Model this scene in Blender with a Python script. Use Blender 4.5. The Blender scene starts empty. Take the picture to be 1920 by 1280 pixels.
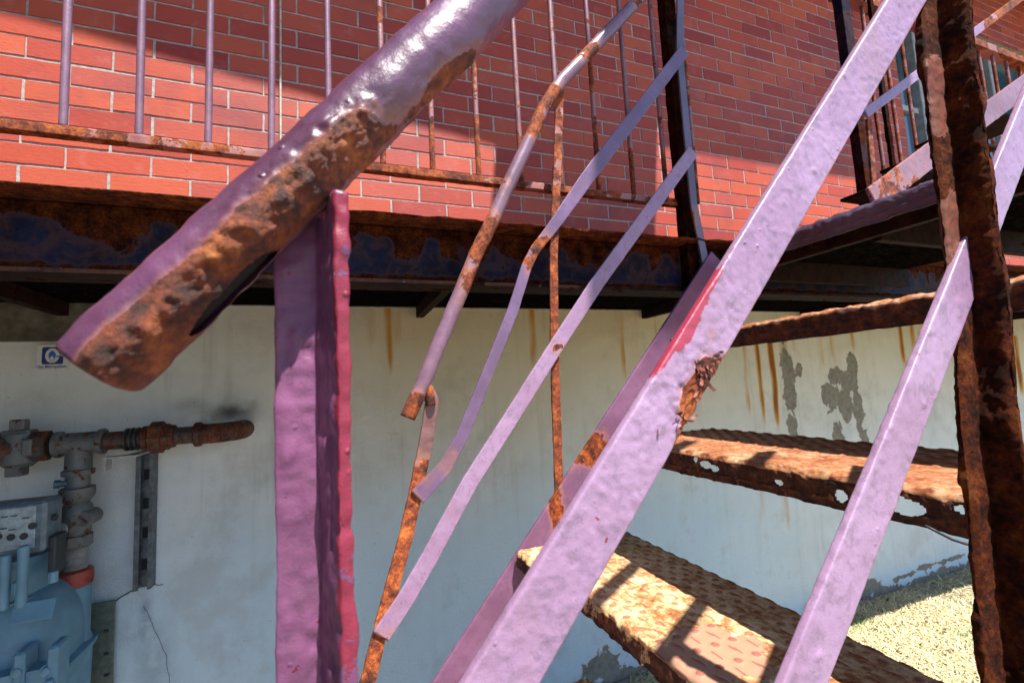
import bpy, math, random
import numpy as np
from mathutils import Vector, Matrix

random.seed(7)
SC = bpy.context.scene
COL = SC.collection

# ------------------------------------------------------------------ camera
# World: x runs along the facade, y points into the facade, z up, metres.
# Lengths below are written in facade units (FU); one FU is S metres.  The eye is at the FU origin.
S = 1.17
EYE = 1.014 * S
FPX, CX, CY = 853.0, 960.0, 640.0
def camera_axes():
    up = np.array([-460., -8740., FPX]); up /= np.linalg.norm(up)
    yh = -(up[0]*2240 + up[2]*FPX)/up[1]
    ex = np.array([2240., yh, FPX]); ex /= np.linalg.norm(ex)
    return np.array([ex, np.cross(up, ex), up])
RC = camera_axes()
def at(px, py, y):
    """point of the vertical plane y (FU) that the survey pixel looks at"""
    r = RC @ np.array([px-CX, py-CY, FPX])
    return r*(y/r[1])
def M3(p):
    p = np.asarray(p, float)
    return p*S + np.array([0, 0, EYE])

cam_d = bpy.data.cameras.new('camera')
cam = bpy.data.objects.new('camera', cam_d); COL.objects.link(cam)
a, b, c = RC @ [1, 0, 0], RC @ [0, -1, 0], RC @ [0, 0, -1]
cam.matrix_world = Matrix(((a[0], b[0], c[0], 0), (a[1], b[1], c[1], 0), (a[2], b[2], c[2], EYE), (0, 0, 0, 1)))
cam_d.sensor_width = 22.5
cam_d.lens = FPX/1920*22.5
cam_d.clip_start = 0.01
cam_d.clip_end = 500
cam_d.dof.use_dof = True
cam_d.dof.focus_distance = 0.55
cam_d.dof.aperture_fstop = 9.0
SC.camera = cam

# ------------------------------------------------------------------ light
SUNV = Vector((0.125, -0.455, 1.0)).normalized()          # towards the sun
el = math.asin(SUNV.z); azi = math.atan2(SUNV.x, SUNV.y)
wd = bpy.data.worlds.new('World'); SC.world = wd; wd.use_nodes = True
nt = wd.node_tree
sky = nt.nodes.new('ShaderNodeTexSky'); sky.sky_type = 'NISHITA'; sky.sun_disc = False
sky.sun_elevation = el; sky.sun_rotation = azi
sky.air_density = 1.0; sky.dust_density = 0.3; sky.ozone_density = 4.0
bg = nt.nodes['Background']; bg.inputs['Strength'].default_value = 0.104
nt.links.new(sky.outputs['Color'], bg.inputs['Color'])
sl = bpy.data.lights.new('sun', 'SUN'); sl.energy = 4.4; sl.angle = math.radians(0.55); sl.color = (1.0, 0.95, 0.87)
so = bpy.data.objects.new('sun', sl); COL.objects.link(so)
so.rotation_euler = SUNV.to_track_quat('Z', 'Y').to_euler(); so.location = (0.5, -3, 7)
SC.view_settings.view_transform = 'Standard'; SC.view_settings.look = 'None'
SC.view_settings.exposure = 1.28; SC.view_settings.gamma = 1.0
SC.render.engine = 'CYCLES'
SC.render.resolution_x = 1024; SC.render.resolution_y = 682

# ------------------------------------------------------------------ noise
def _hash(ix, iy, iz, seed):
    h = (ix*374761393 + iy*668265263 + iz*2147483647 + seed*1274126177) & 0xffffffff
    h = ((h ^ (h >> 13))*1274126177) & 0xffffffff
    h = ((h ^ (h >> 16))*2246822519) & 0xffffffff
    return ((h ^ (h >> 15)) & 0xffffff)/float(0xffffff)
def vn(P, freq, seed=0):
    seed = int(seed)
    P = np.asarray(P, float)*freq + 100.37
    I = np.floor(P).astype(np.int64); F = P-I; F = F*F*F*(F*(F*6-15)+10)
    out = 0
    for dx in (0, 1):
        wx = F[..., 0] if dx else 1-F[..., 0]
        for dy in (0, 1):
            wy = F[..., 1] if dy else 1-F[..., 1]
            for dz in (0, 1):
                wz = F[..., 2] if dz else 1-F[..., 2]
                out = out + wx*wy*wz*_hash(I[..., 0]+dx, I[..., 1]+dy, I[..., 2]+dz, seed)
    return out*2-1
def fbm(P, freq, octs=4, seed=0, gain=.5):
    o = 0; a = 1; t = 0
    for k in range(octs):
        o = o + a*vn(P, freq*2.03**k, seed+k*17); t += a; a *= gain
    return o/t
def sstep(x, a, b):
    t = np.clip((x-a)/(b-a), 0, 1); return t*t*(3-2*t)

# ------------------------------------------------------------------ things
def tag(o, label=None, cat=None, group=None, kind=None):
    if label: o['label'] = label
    if cat: o['category'] = cat
    if group: o['group'] = group
    if kind: o['kind'] = kind
    return o
BASE = {}
def thing(name, base, label, cat, group=None, kind=None):
    o = bpy.data.objects.new(name, None); COL.objects.link(o)
    o.empty_display_size = .05
    o.location = M3(base); BASE[o.name] = np.array(M3(base))
    return tag(o, label, cat, group, kind)
def base_of(o):
    while o is not None and o.name not in BASE: o = o.parent
    return BASE[o.name] if o is not None else np.zeros(3)
def mesh_obj(name, V, F, mat, parent=None, attrs=None, smooth=True, label=None):
    """V in metres (world); the object is stored relative to its thing's base"""
    V = np.asarray(V, float)
    if parent is None:
        b = np.array([V[:, 0].mean(), V[:, 1].mean(), V[:, 2].min()])
    else:
        b = base_of(parent)
    me = bpy.data.meshes.new(name)
    me.from_pydata((V-b).tolist(), [], [list(map(int, f)) for f in F])
    if attrs:
        for k, v in attrs.items():
            at_ = me.attributes.new(k, 'FLOAT', 'POINT'); at_.data.foreach_set('value', np.asarray(v, np.float32))
    me.polygons.foreach_set('use_smooth', [smooth]*len(me.polygons))
    if isinstance(mat, (list, tuple)):
        for m in mat: me.materials.append(m)
    else: me.materials.append(mat)
    me.update()
    o = bpy.data.objects.new(name, me); COL.objects.link(o)
    if parent is None: o.location = b; BASE[o.name] = b
    else: o.parent = parent
    if label: o['label'] = label
    return o

class MB:
    """collects plain pieces (metres) into one mesh"""
    def __init__(s): s.V = []; s.F = []; s.n = 0
    def add(s, V, F):
        V = np.asarray(V, float); s.V.append(V); s.F += [tuple(i+s.n for i in f) for f in F]; s.n += len(V)
    def box(s, lo, hi, bev=0, fu=True, rot=None, piv=None):
        lo, hi = np.array(lo, float), np.array(hi, float)
        if fu: lo, hi = M3(lo), M3(hi)
        lo, hi = np.minimum(lo, hi), np.maximum(lo, hi)
        c = (lo+hi)/2; h = (hi-lo)/2; b = min(bev, *(h*.49)) if bev else 0
        if not b:
            V = np.array([[x, y, z] for x in (-1, 1) for y in (-1, 1) for z in (-1, 1)])*h
            F = [(0, 1, 3, 2), (4, 6, 7, 5), (0, 4, 5, 1), (2, 3, 7, 6), (0, 2, 6, 4), (1, 5, 7, 3)]
        else:
            V = []; idx = {}
            for sx in (-1, 1):
                for sy in (-1, 1):
                    for sz in (-1, 1):
                        for ax in range(3):
                            v = np.array([sx, sy, sz])*(h-b); v[ax] = [sx, sy, sz][ax]*h[ax]
                            idx[(sx, sy, sz, ax)] = len(V); V.append(v)
            F = []
            for ax in range(3):
                o1, o2 = [(1, 2), (2, 0), (0, 1)][ax]
                for sg in (-1, 1):
                    q = []
                    for u, w in ((-1, -1), (1, -1), (1, 1), (-1, 1)):
                        k = [0, 0, 0]; k[ax] = sg; k[o1] = u; k[o2] = w; q.append(idx[(*k, ax)])
                    F.append(q if sg > 0 else q[::-1])
            for ax in range(3):           # edges running along ax
                o1, o2 = [(1, 2), (2, 0), (0, 1)][ax]
                for u in (-1, 1):
                    for w in (-1, 1):
                        k0 = [0, 0, 0]; k0[o1] = u; k0[o2] = w; k1 = list(k0); k0[ax] = -1; k1[ax] = 1
                        q = [idx[(*k0, o1)], idx[(*k1, o1)], idx[(*k1, o2)], idx[(*k0, o2)]]
                        F.append(q if u*w > 0 else q[::-1])
            for sx in (-1, 1):
                for sy in (-1, 1):
                    for sz in (-1, 1):
                        q = [idx[(sx, sy, sz, i)] for i in range(3)]
                        F.append(q if sx*sy*sz > 0 else q[::-1])
            V = np.array(V)
        if rot is not None: V = V @ np.array(rot).T
        s.add(V+c, F)
    def lathe(s, p0, axis, prof, n=28, r_scale=(1, 1)):
        """prof: list of (distance along axis, radius), metres; closed at both ends"""
        p0 = np.array(p0, float); w = np.array(axis, float); w /= np.linalg.norm(w)
        u = np.cross(w, [0, 0, 1]) if abs(w[2]) < .9 else np.cross(w, [0, 1, 0]); u /= np.linalg.norm(u); v = np.cross(w, u)
        V = []; F = []
        for d, r in prof:
            for k in range(n):
                a = 2*math.pi*k/n; V.append(p0+w*d+u*math.cos(a)*r*r_scale[0]+v*math.sin(a)*r*r_scale[1])
        for i in range(len(prof)-1):
            for k in range(n):
                F.append((i*n+k, i*n+(k+1) % n, (i+1)*n+(k+1) % n, (i+1)*n+k))
        F.append(tuple(range(n))[::-1]); F.append(tuple((len(prof)-1)*n+k for k in range(n)))
        s.add(V, F)
    def prism(s, poly, y0, y1):
        """polygon in x,z (metres) extruded along y"""
        n = len(poly); V = [(x, y0, z) for x, z in poly]+[(x, y1, z) for x, z in poly]
        F = [tuple(range(n)), tuple(range(2*n-1, n-1, -1))]+[(i, i+n, (i+1) % n+n, (i+1) % n) for i in range(n)]
        s.add(V, F)
    def obj(s, name, mat, parent=None, smooth=False, label=None):
        o = mesh_obj(name, np.vstack(s.V), s.F, mat, parent, None, smooth, label)
        if smooth:
            o.data.set_sharp_from_angle(angle=math.radians(38))
        return o

def resample(path, ds, smooth=0):
    P = np.asarray(path, float)
    d = np.r_[0, np.cumsum(np.linalg.norm(np.diff(P, axis=0), axis=1))]
    n = max(2, int(round(d[-1]/ds))+1); t = np.linspace(0, d[-1], n)
    Q = np.stack([np.interp(t, d, P[:, k]) for k in range(3)], 1)
    for _ in range(smooth):
        R = Q.copy(); R[1:-1] = (Q[:-2]+2*Q[1:-1]+Q[2:])/4; Q = R
    return Q, t
def closed_section(poly, step, rnd=0.0):
    P = [np.array(p, float) for p in poly]; n = len(P); out = []
    for i in range(n):
        a, b, c = P[i-1], P[i], P[(i+1) % n]
        if rnd:
            la, lc = np.linalg.norm(a-b), np.linalg.norm(c-b); r = min(rnd, la*.4, lc*.4)
            p0 = b+(a-b)/la*r; p1 = b+(c-b)/lc*r
            for t in (0, .33, .67, 1): out.append((1-t)**2*p0+2*t*(1-t)*b+t*t*p1)
        else: out.append(b)
    res = []
    for i in range(len(out)):
        a, b = out[i], out[(i+1) % len(out)]; k = max(1, int(np.linalg.norm(b-a)/step))
        for j in range(k): res.append(a+(b-a)*j/k)
    return np.array(res)
def sweep(name, path, sec, mat, parent, e1=None, e2=None, N=(0, 1, 0), ds=.004, smooth=0, disp=None, attr=None,
          cull=None, caps=True, fu=True, label=None, closed=True, scale=None, seclen=None):
    """sweep a section (metres, coords along e2,N) on a path (FU).  disp(P, s, sec)->metres along the normal;
    attr(P, s, sec)->dict of point attributes; cull(s, sec)->bool mask of faces to leave out"""
    Pm = np.array([M3(p) for p in path]) if fu else np.array(path, float)
    Q, t = resample(Pm, ds, smooth)
    T = np.gradient(Q, axis=0); T /= np.linalg.norm(T, axis=1)[:, None]
    Nv = np.asarray(N, float)
    if e1 is None:
        E2 = np.cross(T, Nv); E2 /= np.linalg.norm(E2, axis=1)[:, None]; E1 = np.cross(E2, T)
        E1 = E1*np.sign((E1*Nv).sum(1))[:, None]
    else:
        E2 = np.tile(np.asarray(e1, float), (len(Q), 1)); E1 = np.tile(np.asarray(e2, float), (len(Q), 1))
    sec = np.asarray(sec, float)
    if sec.ndim == 2: sec = np.tile(sec[None], (len(Q), 1, 1))
    if scale is not None: sec = sec*scale(t)[:, None, None]
    G = Q[:, None, :]+sec[:, :, 0:1]*E2[:, None, :]+sec[:, :, 1:2]*E1[:, None, :]
    n, m = G.shape[:2]
    i = np.arange(n-1)[:, None]*m; j = np.arange(m)[None]; j2 = (j+1) % m
    F = np.stack([i+j, i+j2, i+m+j2, i+m+j], -1).reshape(-1, 4)
    V = G.reshape(-1, 3)
    # outward orientation by signed volume
    c = V.mean(0); A, B, C, D = (V[F[:, k]]-c for k in range(4))
    vol = (np.einsum('ij,ij->i', A, np.cross(B, C))+np.einsum('ij,ij->i', A, np.cross(C, D))).sum()
    if vol < 0: F = F[:, ::-1]
    Sg = np.repeat(t, m); Jg = np.tile(np.arange(m), n); Sc = sec.reshape(-1, 2)
    if disp is not None:
        fn = np.cross(V[F[:, 2]]-V[F[:, 0]], V[F[:, 3]]-V[F[:, 1]])
        vn_ = np.zeros_like(V)
        for k in range(4): np.add.at(vn_, F[:, k], fn)
        vn_ /= np.maximum(np.linalg.norm(vn_, axis=1), 1e-12)[:, None]
        V = V+vn_*disp(V, Sg, Sc)[:, None]
    at_ = attr(V, Sg, Sc) if attr else {}
    Fl = F
    if cull is not None:
        k = cull(V, Sg, Sc, Jg); fm = ~(k[F[:, 0]] | k[F[:, 2]]); Fl = F[fm]
    Fl = [tuple(f) for f in Fl]
    if caps and cull is None:
        st, en = list(range(m)), list(range((n-1)*m, n*m))
        if vol >= 0: st = st[::-1]
        else: en = en[::-1]
        c0, c1 = len(V), len(V)+1
        V = np.vstack([V, V[:m].mean(0), V[(n-1)*m:n*m].mean(0)])
        for k in at_: at_[k] = np.r_[at_[k], np.mean(at_[k][:m]), np.mean(at_[k][-m:])]
        if len(sec[0]) and _convex(sec[0]):
            Fl += [(c0, st[q], st[(q+1) % m]) for q in range(m)]+[(c1, en[q], en[(q+1) % m]) for q in range(m)]
        else:
            V = V[:-2]
            for k in at_: at_[k] = at_[k][:-2]
            Fl += [tuple(st), tuple(en)]
    return mesh_obj(name, V, Fl, mat, parent, at_, True, label)
def _convex(s):
    d = np.roll(s, -1, 0)-s; c = d[:, 0]*np.roll(d, -1, 0)[:, 1]-d[:, 1]*np.roll(d, -1, 0)[:, 0]
    return (c >= -1e-9).all() or (c <= 1e-9).all()
def rect(w, t, step=.002, rnd=.0012):
    return closed_section([(-w/2, -t/2), (w/2, -t/2), (w/2, t/2), (-w/2, t/2)], step, rnd)
def circ(r, n=24):
    a = np.arange(n)*2*math.pi/n; return np.stack([np.cos(a)*r, np.sin(a)*r], 1)

# ------------------------------------------------------------------ materials
class NT:
    def __init__(s, name):
        s.m = bpy.data.materials.new(name); s.m.use_nodes = True; s.t = s.m.node_tree
        s.b = s.t.nodes['Principled BSDF']; s.o = s.t.nodes['Material Output']
        s.tc = s.t.nodes.new('ShaderNodeTexCoord').outputs['Object']
    def n(s, ty, **k):
        x = s.t.nodes.new(ty)
        for a, v in k.items(): setattr(x, a, v)
        return x
    def put(s, sock, v):
        if isinstance(v, bpy.types.NodeSocket): s.t.links.new(v, sock)
        elif isinstance(v, (tuple, list)) and len(v) == 3 and sock.type == 'RGBA': sock.default_value = (*v, 1)
        else: sock.default_value = v
    def noise(s, scale, detail=6, rough=.55, vec=None, dist=0, stretch=None, color=False):
        v = vec or s.tc
        if stretch:
            mp = s.n('ShaderNodeMapping'); mp.inputs['Scale'].default_value = stretch; s.put(mp.inputs['Vector'], v); v = mp.outputs[0]
        x = s.n('ShaderNodeTexNoise'); s.put(x.inputs['Vector'], v); x.inputs['Scale'].default_value = scale
        x.inputs['Detail'].default_value = detail; x.inputs['Roughness'].default_value = rough; x.inputs['Distortion'].default_value = dist
        return x.outputs['Color' if color else 'Fac']
    def vor(s, scale, feat='F1', vec=None, rnd=1):
        x = s.n('ShaderNodeTexVoronoi', feature=feat); s.put(x.inputs['Vector'], vec or s.tc); x.inputs['Scale'].default_value = scale
        x.inputs['Randomness'].default_value = rnd
        return x.outputs['Distance']
    def attr(s, name): return s.n('ShaderNodeAttribute', attribute_name=name).outputs['Fac']
    def math(s, op, a, b=0, c=None, clamp=False):
        x = s.n('ShaderNodeMath', operation=op, use_clamp=clamp); s.put(x.inputs[0], a); s.put(x.inputs[1], b)
        if c is not None: s.put(x.inputs[2], c)
        return x.outputs[0]
    def step(s, v, a, b):
        x = s.n('ShaderNodeMapRange', interpolation_type='SMOOTHSTEP'); s.put(x.inputs['Value'], v)
        x.inputs['From Min'].default_value = a; x.inputs['From Max'].default_value = b
        return x.outputs[0]
    def mix(s, f, a, b, mode='MIX'):
        x = s.n('ShaderNodeMix', data_type='RGBA', blend_type=mode); s.put(x.inputs[0], f); s.put(x.inputs[6], a); s.put(x.inputs[7], b)
        return x.outputs[2]
    def ramp(s, f, stops):
        x = s.n('ShaderNodeValToRGB'); r = x.color_ramp; s.put(x.inputs[0], f)
        while len(r.elements) < len(stops): r.elements.new(.5)
        for e, (p, c) in zip(r.elements, stops): e.position = p; e.color = (*c, 1)
        return x.outputs[0]
    def bump(s, h, strength=.5, dist=.001, prev=None):
        x = s.n('ShaderNodeBump'); s.put(x.inputs['Height'], h); x.inputs['Strength'].default_value = strength
        x.inputs['Distance'].default_value = dist
        if prev is not None: s.put(x.inputs['Normal'], prev)
        return x.outputs[0]
    def done(s, color, rough, normal=None, metal=0, spec=.5, coat=0, coat_r=.15):
        s.put(s.b.inputs['Base Color'], color); s.put(s.b.inputs['Roughness'], rough); s.put(s.b.inputs['Metallic'], metal)
        s.put(s.b.inputs['Specular IOR Level'], spec); s.put(s.b.inputs['Coat Weight'], coat); s.b.inputs['Coat Roughness'].default_value = coat_r
        if normal is not None: s.put(s.b.inputs['Normal'], normal)
        return s.m

def rust_color(k, light=1.0):
    n1 = k.noise(38, 8, .68); n2 = k.noise(190, 5, .7)
    v = k.math('ADD', k.math('MULTIPLY', n1, .62), k.math('MULTIPLY', n2, .38))
    L = light
    return k.ramp(v, [(.35, (.014*L, .005*L, .004*L)), (.44, (.08*L, .019*L, .009*L)), (.51, (.23*L, .045*L, .013*L)), (.59, (.44*L, .115*L, .022*L)), (.70, (.56*L, .25*L, .07*L))])
def painted_iron(name, paint=(.33, .17, .36), paint2=None, primer=(.34, .035, .075), rust_base=0.0, rough=.36, rl=1.0, gloss=.25, nscale=26, blister=.5, rust_r=.45, spec=.5, grime=.5):
    k = NT(name)
    paint2 = paint2 or tuple(c*.72 for c in paint)
    at_r = k.attr('rust'); at_p = k.attr('prim')
    n1 = k.noise(nscale, 8, .66, dist=.3); n3 = k.noise(9, 4, .5)
    v = k.math('ADD', k.math('MULTIPLY_ADD', n1, .5, rust_base), at_r)
    mr = k.step(v, .415, .432)
    vp = k.math('ADD', k.math('MULTIPLY', k.noise(60, 6, .7, dist=.5), .5), at_p)
    mp = k.step(vp, .42, .428)
    ring = k.step(v, .385, .41)
    pc = k.mix(k.step(n3, .35, .65), paint, paint2)
    pc = k.mix(k.math('MULTIPLY', k.step(k.noise(75, 9, .8, dist=.4), .48, .62), grime), pc, tuple(c*.45+.02 for c in paint))
    pc = k.mix(k.math('MULTIPLY', k.step(k.noise(16, 6, .7, stretch=(1, 1, .25)), .54, .70), grime*.8), pc, (paint[0]*.9, paint[1]*.75+.02, paint[2]*.55))
    chip = k.step(k.noise(210, 2, .5), .735, .75)
    pc = k.mix(k.math('MULTIPLY', k.step(k.noise(320, 3, .6), .60, .72), .35), pc, tuple(c*.4 for c in paint))
    rust_stain = k.math('MULTIPLY', k.step(v, .30, .42), .55)
    sr = min(1, rl); pc = k.mix(rust_stain, pc, (.36*sr, .15*sr, .08*sr))
    c = k.mix(chip, pc, tuple(x*.8 for x in primer))
    c = k.mix(mp, c, primer)
    c = k.mix(k.math('MULTIPLY', ring, .35), c, tuple(min(1, x*1.3+.004) for x in paint))
    c = k.mix(mr, c, rust_color(k, rl))
    r = k.math('ADD', k.math('MULTIPLY', mr, rust_r), rough)
    r = k.math('ADD', r, k.math('MULTIPLY', k.math('SUBTRACT', k.noise(70, 4), .5), .25))
    h = k.math('ADD', k.math('MULTIPLY', mr, -.5), k.math('MULTIPLY', mp, -.25))
    nb = k.bump(k.math('ADD', h, k.math('MULTIPLY', chip, -.4)), .9, .0012)
    nb = k.bump(k.noise(150, 6, .68), .25*blister+.1, .002, nb)
    nb = k.bump(k.noise(700, 3, .6), .25, .0006, nb)
    bl = k.step(k.vor(95), .16, .02)
    nb = k.bump(k.math('MULTIPLY', bl, k.step(k.noise(30, 2), .5, .6)), blister, .0012, nb)
    rb = k.math('MULTIPLY', k.noise(420, 6, .75), mr)
    nb = k.bump(rb, .9, .0018, nb)
    return k.done(c, r, nb, spec=spec, coat=k.math('MULTIPLY', k.math('SUBTRACT', 1, mr), gloss), coat_r=.16)

LILAC = painted_iron('lilac_paint_iron', (.37, .235, .385), (.32, .19, .32), gloss=.10, rough=.42, grime=.6)
PIPE_M = painted_iron('mauve_pipe_paint', (.165, .062, .14), (.075, .024, .05), rough=.36, gloss=.35, nscale=34, blister=.7, rust_r=.22, rl=.80)
POST_M = painted_iron('magenta_post_paint', (.21, .074, .165), (.145, .048, .115), primer=(.22, .024, .050), rough=.42, gloss=.06, spec=.3)
THIN_M = painted_iron('mauve_grey_bar_paint', (.24, .13, .20), (.17, .09, .14), rust_base=.02, rough=.4)
NAVY_M = painted_iron('dark_blue_paint', (.010, .011, .034), (.006, .006, .015), rust_base=.10, rough=.6, rl=.22, gloss=0, spec=.08)
RUST_M = painted_iron('heavy_rust', (.16, .10, .13), (.12, .07, .08), rust_base=.14, rough=.5, rl=.95)
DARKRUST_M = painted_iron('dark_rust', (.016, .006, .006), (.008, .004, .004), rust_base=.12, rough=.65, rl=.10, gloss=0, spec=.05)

def tread_mat(name, stops, dark):
    k = NT(name)
    ar = k.attr('rust'); sp = k.attr('spot'); ap = k.attr('prim')
    n1 = k.noise(24, 9, .72, dist=.8); n2 = k.noise(120, 6, .72)
    v = k.math('ADD', k.math('MULTIPLY', n1, .6), k.math('MULTIPLY', n2, .4))
    worn = k.ramp(v, stops)
    c = k.mix(k.math('MULTIPLY', k.step(sp, .15, .6), .75), worn, (.30, .11, .055))
    flake = k.step(k.math('ADD', k.math('MULTIPLY', k.noise(22, 7, .7, dist=.6), .5), ap), .42, .426)
    c = k.mix(flake, c, k.mix(k.step(sp, .3, .6), (.42, .235, .15), (.32, .11, .085)))
    edge = k.math('MULTIPLY', k.step(k.math('ADD', k.math('MULTIPLY', k.noise(22, 7, .7, dist=.6), .5), ap), .405, .42), k.math('SUBTRACT', 1, flake))
    c = k.mix(k.math('MULTIPLY', edge, .6), c, (.10, .035, .02))
    dr = k.step(k.math('ADD', k.math('MULTIPLY', k.noise(28, 8, .68), .5), ar), .42, .45)
    c = k.mix(dr, c, rust_color(k, dark))
    h = k.math('ADD', k.math('MULTIPLY', flake, .5), k.math('MULTIPLY', n2, .4))
    nb = k.bump(h, .5, .001); nb = k.bump(k.noise(380, 6, .7), .25, .001, nb)
    return k.done(c, k.math('ADD', .42, k.math('MULTIPLY', dr, .3)), nb)
TREAD_M = tread_mat('worn_checker_plate', [(.36, (.17, .05, .02)), (.44, (.38, .16, .06)), (.51, (.60, .38, .19)), (.60, (.74, .60, .38))], .40)
TREAD_R = tread_mat('rust_checker_plate', [(.36, (.12, .03, .012)), (.44, (.27, .085, .035)), (.52, (.42, .19, .09)), (.62, (.58, .38, .23))], .30)

def brick_mat():
    k = NT('red_brick')
    t = k.attr('tone')
    c = k.ramp(t, [(0, (.32, .038, .028)), (.3, (.44, .062, .034)), (.7, (.53, .098, .042)), (1, (.40, .066, .050))])
    c = k.mix(k.math('MULTIPLY', k.step(k.noise(14, 6, .7), .52, .72), .28), c, (.52, .24, .22))
    c = k.mix(k.math('MULTIPLY', k.step(k.noise(240, 3, .6), .62, .72), .35), c, (.16, .03, .025))
    c = k.mix(k.math('MULTIPLY', k.step(k.noise(2.2, 5, .65), .46, .68), .55), c, (.20, .045, .06))
    c = k.mix(k.math('MULTIPLY', k.step(k.noise(30, 8, .75), .56, .70), .4), c, (.14, .035, .04))
    nb = k.bump(k.noise(90, 6, .65, stretch=(.5, 1, 1.6)), .35, .003); nb = k.bump(k.noise(500, 3, .6), .3, .001, nb)
    return k.done(c, .62, nb, spec=.4)
BRICK_M = brick_mat()
def mortar_mat():
    k = NT('pale_mortar')
    c = k.ramp(k.noise(60, 6, .65), [(.3, (.30, .27, .26)), (.55, (.45, .42, .40)), (.75, (.58, .55, .52))])
    c = k.mix(k.math('MULTIPLY', k.step(k.noise(6, 4, .6), .55, .7), .5), c, (.16, .13, .12))
    nb = k.bump(k.noise(260, 6, .7), .8, .003)
    return k.done(c, .9, nb)
MORTAR_M = mortar_mat()
def stucco_mat():
    k = NT('old_stucco')
    st = k.attr('streak'); pa = k.attr('patch'); dk = k.attr('dirt')
    n = k.noise(5, 7, .6); n2 = k.noise(420, 4, .6, stretch=(1, 1, .7))
    c = k.ramp(n, [(.3, (.60, .61, .60)), (.5, (.70, .72, .72)), (.7, (.75, .77, .77))])
    vert = k.noise(26, 5, .6, stretch=(1, 1, .06))
    c = k.mix(k.math('MULTIPLY', k.step(vert, .52, .7), .22), c, (.30, .27, .22))
    c = k.mix(k.math('MULTIPLY', k.step(n2, .62, .75), .35), c, (.25, .22, .19))
    tan = k.attr('tan')
    c = k.mix(k.math('MULTIPLY', k.step(k.math('ADD', k.attr('sky_and_paint_blue'), k.math('MULTIPLY', k.noise(3.5, 6, .65), .5)), .30, .95), .75), c, (.53, .71, .84))  # bluish sky light coloured into the lower wall, plus blue base paint
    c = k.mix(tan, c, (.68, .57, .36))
    c = k.mix(k.math('MULTIPLY', k.step(k.noise(95, 3, .6), .70, .74), .55), c, (.16, .13, .11))
    c = k.mix(k.math('MULTIPLY', k.step(k.noise(2.6, 8, .7), .52, .66), .30), c, (.36, .33, .28))
    fs = k.noise(70, 6, .65, stretch=(1, 1, .10)); s2 = k.math('MULTIPLY', st, k.math('ADD', .50, fs))
    c = k.mix(k.step(s2, .10, .62), c, (.55, .27, .045))
    c = k.mix(k.step(s2, .55, .95), c, (.26, .09, .02))
    pv = k.math('ADD', k.math('MULTIPLY', k.noise(13, 9, .64, dist=.5), .9), pa)
    pm = k.step(pv, .80, .815)
    pcol = k.ramp(k.noise(40, 5), [(.3, (.19, .175, .15)), (.7, (.30, .28, .24))])
    c = k.mix(pm, c, pcol)
    rim = k.math('MULTIPLY', k.step(pv, .77, .80), k.math('SUBTRACT', 1, pm))
    c = k.mix(k.math('MULTIPLY', rim, .6), c, (.66, .62, .52))
    c = k.mix(k.math('MULTIPLY', dk, k.step(k.noise(18, 5, .6), .2, .6)), c, (.045, .04, .04))
    nb = k.bump(k.math('MULTIPLY', pm, -1), .9, .003)
    nb = k.bump(k.noise(16, 6, .6), .35, .012, nb)
    nb = k.bump(k.noise(170, 7, .75, stretch=(1, 1, 1.3)), .75, .006, nb)
    return k.done(c, .88, nb, spec=.3)
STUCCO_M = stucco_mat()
def simple(name, col, rough=.5, metal=0, nscale=60, var=.3, bump=.3, bd=.001, coat=0, spec=.5):
    k = NT(name); n = k.noise(nscale, 6, .65)
    c = k.mix(k.step(n, .35, .68), tuple(x*(1-var) for x in col), tuple(min(1, x*(1+var*.4)) for x in col))
    return k.done(c, rough, k.bump(k.noise(nscale*4, 5, .65), bump, bd), metal, spec, coat)
def fitting(name, col, rustiness, rough=.5):
    k = NT(name); n = k.noise(45, 7, .68); m = k.step(k.math('MULTIPLY_ADD', n, 1, rustiness), .60, .66)
    c = k.mix(k.step(k.noise(20, 4), .3, .7), tuple(x*.75 for x in col), col)
    c = k.mix(m, c, rust_color(k, .38))
    return k.done(c, k.math('ADD', rough, k.math('MULTIPLY', m, .35)), k.bump(k.noise(240, 5, .7), .5, .0015))
GAL = fitting('grey_painted_fitting', (.12, .13, .13), .05)
GAL_R = fitting('rusty_fitting', (.06, .045, .04), .12)
ELBOW_M = fitting('dark_rusty_fitting', (.05, .025, .02), .18)
METER_M = fitting('blue_grey_meter_paint', (.13, .27, .37), -.09, .42)
DARKM = simple('dark_metal', (.03, .035, .04), .5)
WHITE_M = simple('sticker_white', (.62, .63, .62), .4, var=.1, bump=.05)
BLUE_M = simple('sticker_blue', (.02, .045, .22), .35, var=.15, bump=.05)
BLUE2_M = simple('sticker_light_blue', (.03, .16, .48), .35, var=.1, bump=.05)
REDNUT_M = fitting('red_painted_nut', (.30, .035, .02), .03, .4)
STEEL_M = simple('galvanised_strut', (.12, .14, .16), .5, .3, 40, .5)
CONC_M = simple('grey_concrete', (.15, .13, .10), .9, 0, 12, .55, .8, .004)
WOODF_M = simple('window_paint', (.42, .46, .47), .5, 0, 20, .3, .3)
SOF_M = painted_iron('soffit_shade_black', (.003, .002, .002), (.002, .0015, .0015), rust_base=.06, rl=.03, rough=.8, gloss=0, spec=0.0)  # iron coloured near-black without reflection, to paint in deep shade under balcony and landing
def glass_mat():
    k = NT('window_glass'); k.b.inputs['IOR'].default_value = 1.5
    c = k.mix(k.step(k.noise(1.4, 2), .35, .65), (.03, .07, .09), (.06, .13, .16))
    return k.done(c, .06, k.bump(k.noise(2.5, 2), .1, .01), 0, .9)
GLASS_M = glass_mat()
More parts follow.
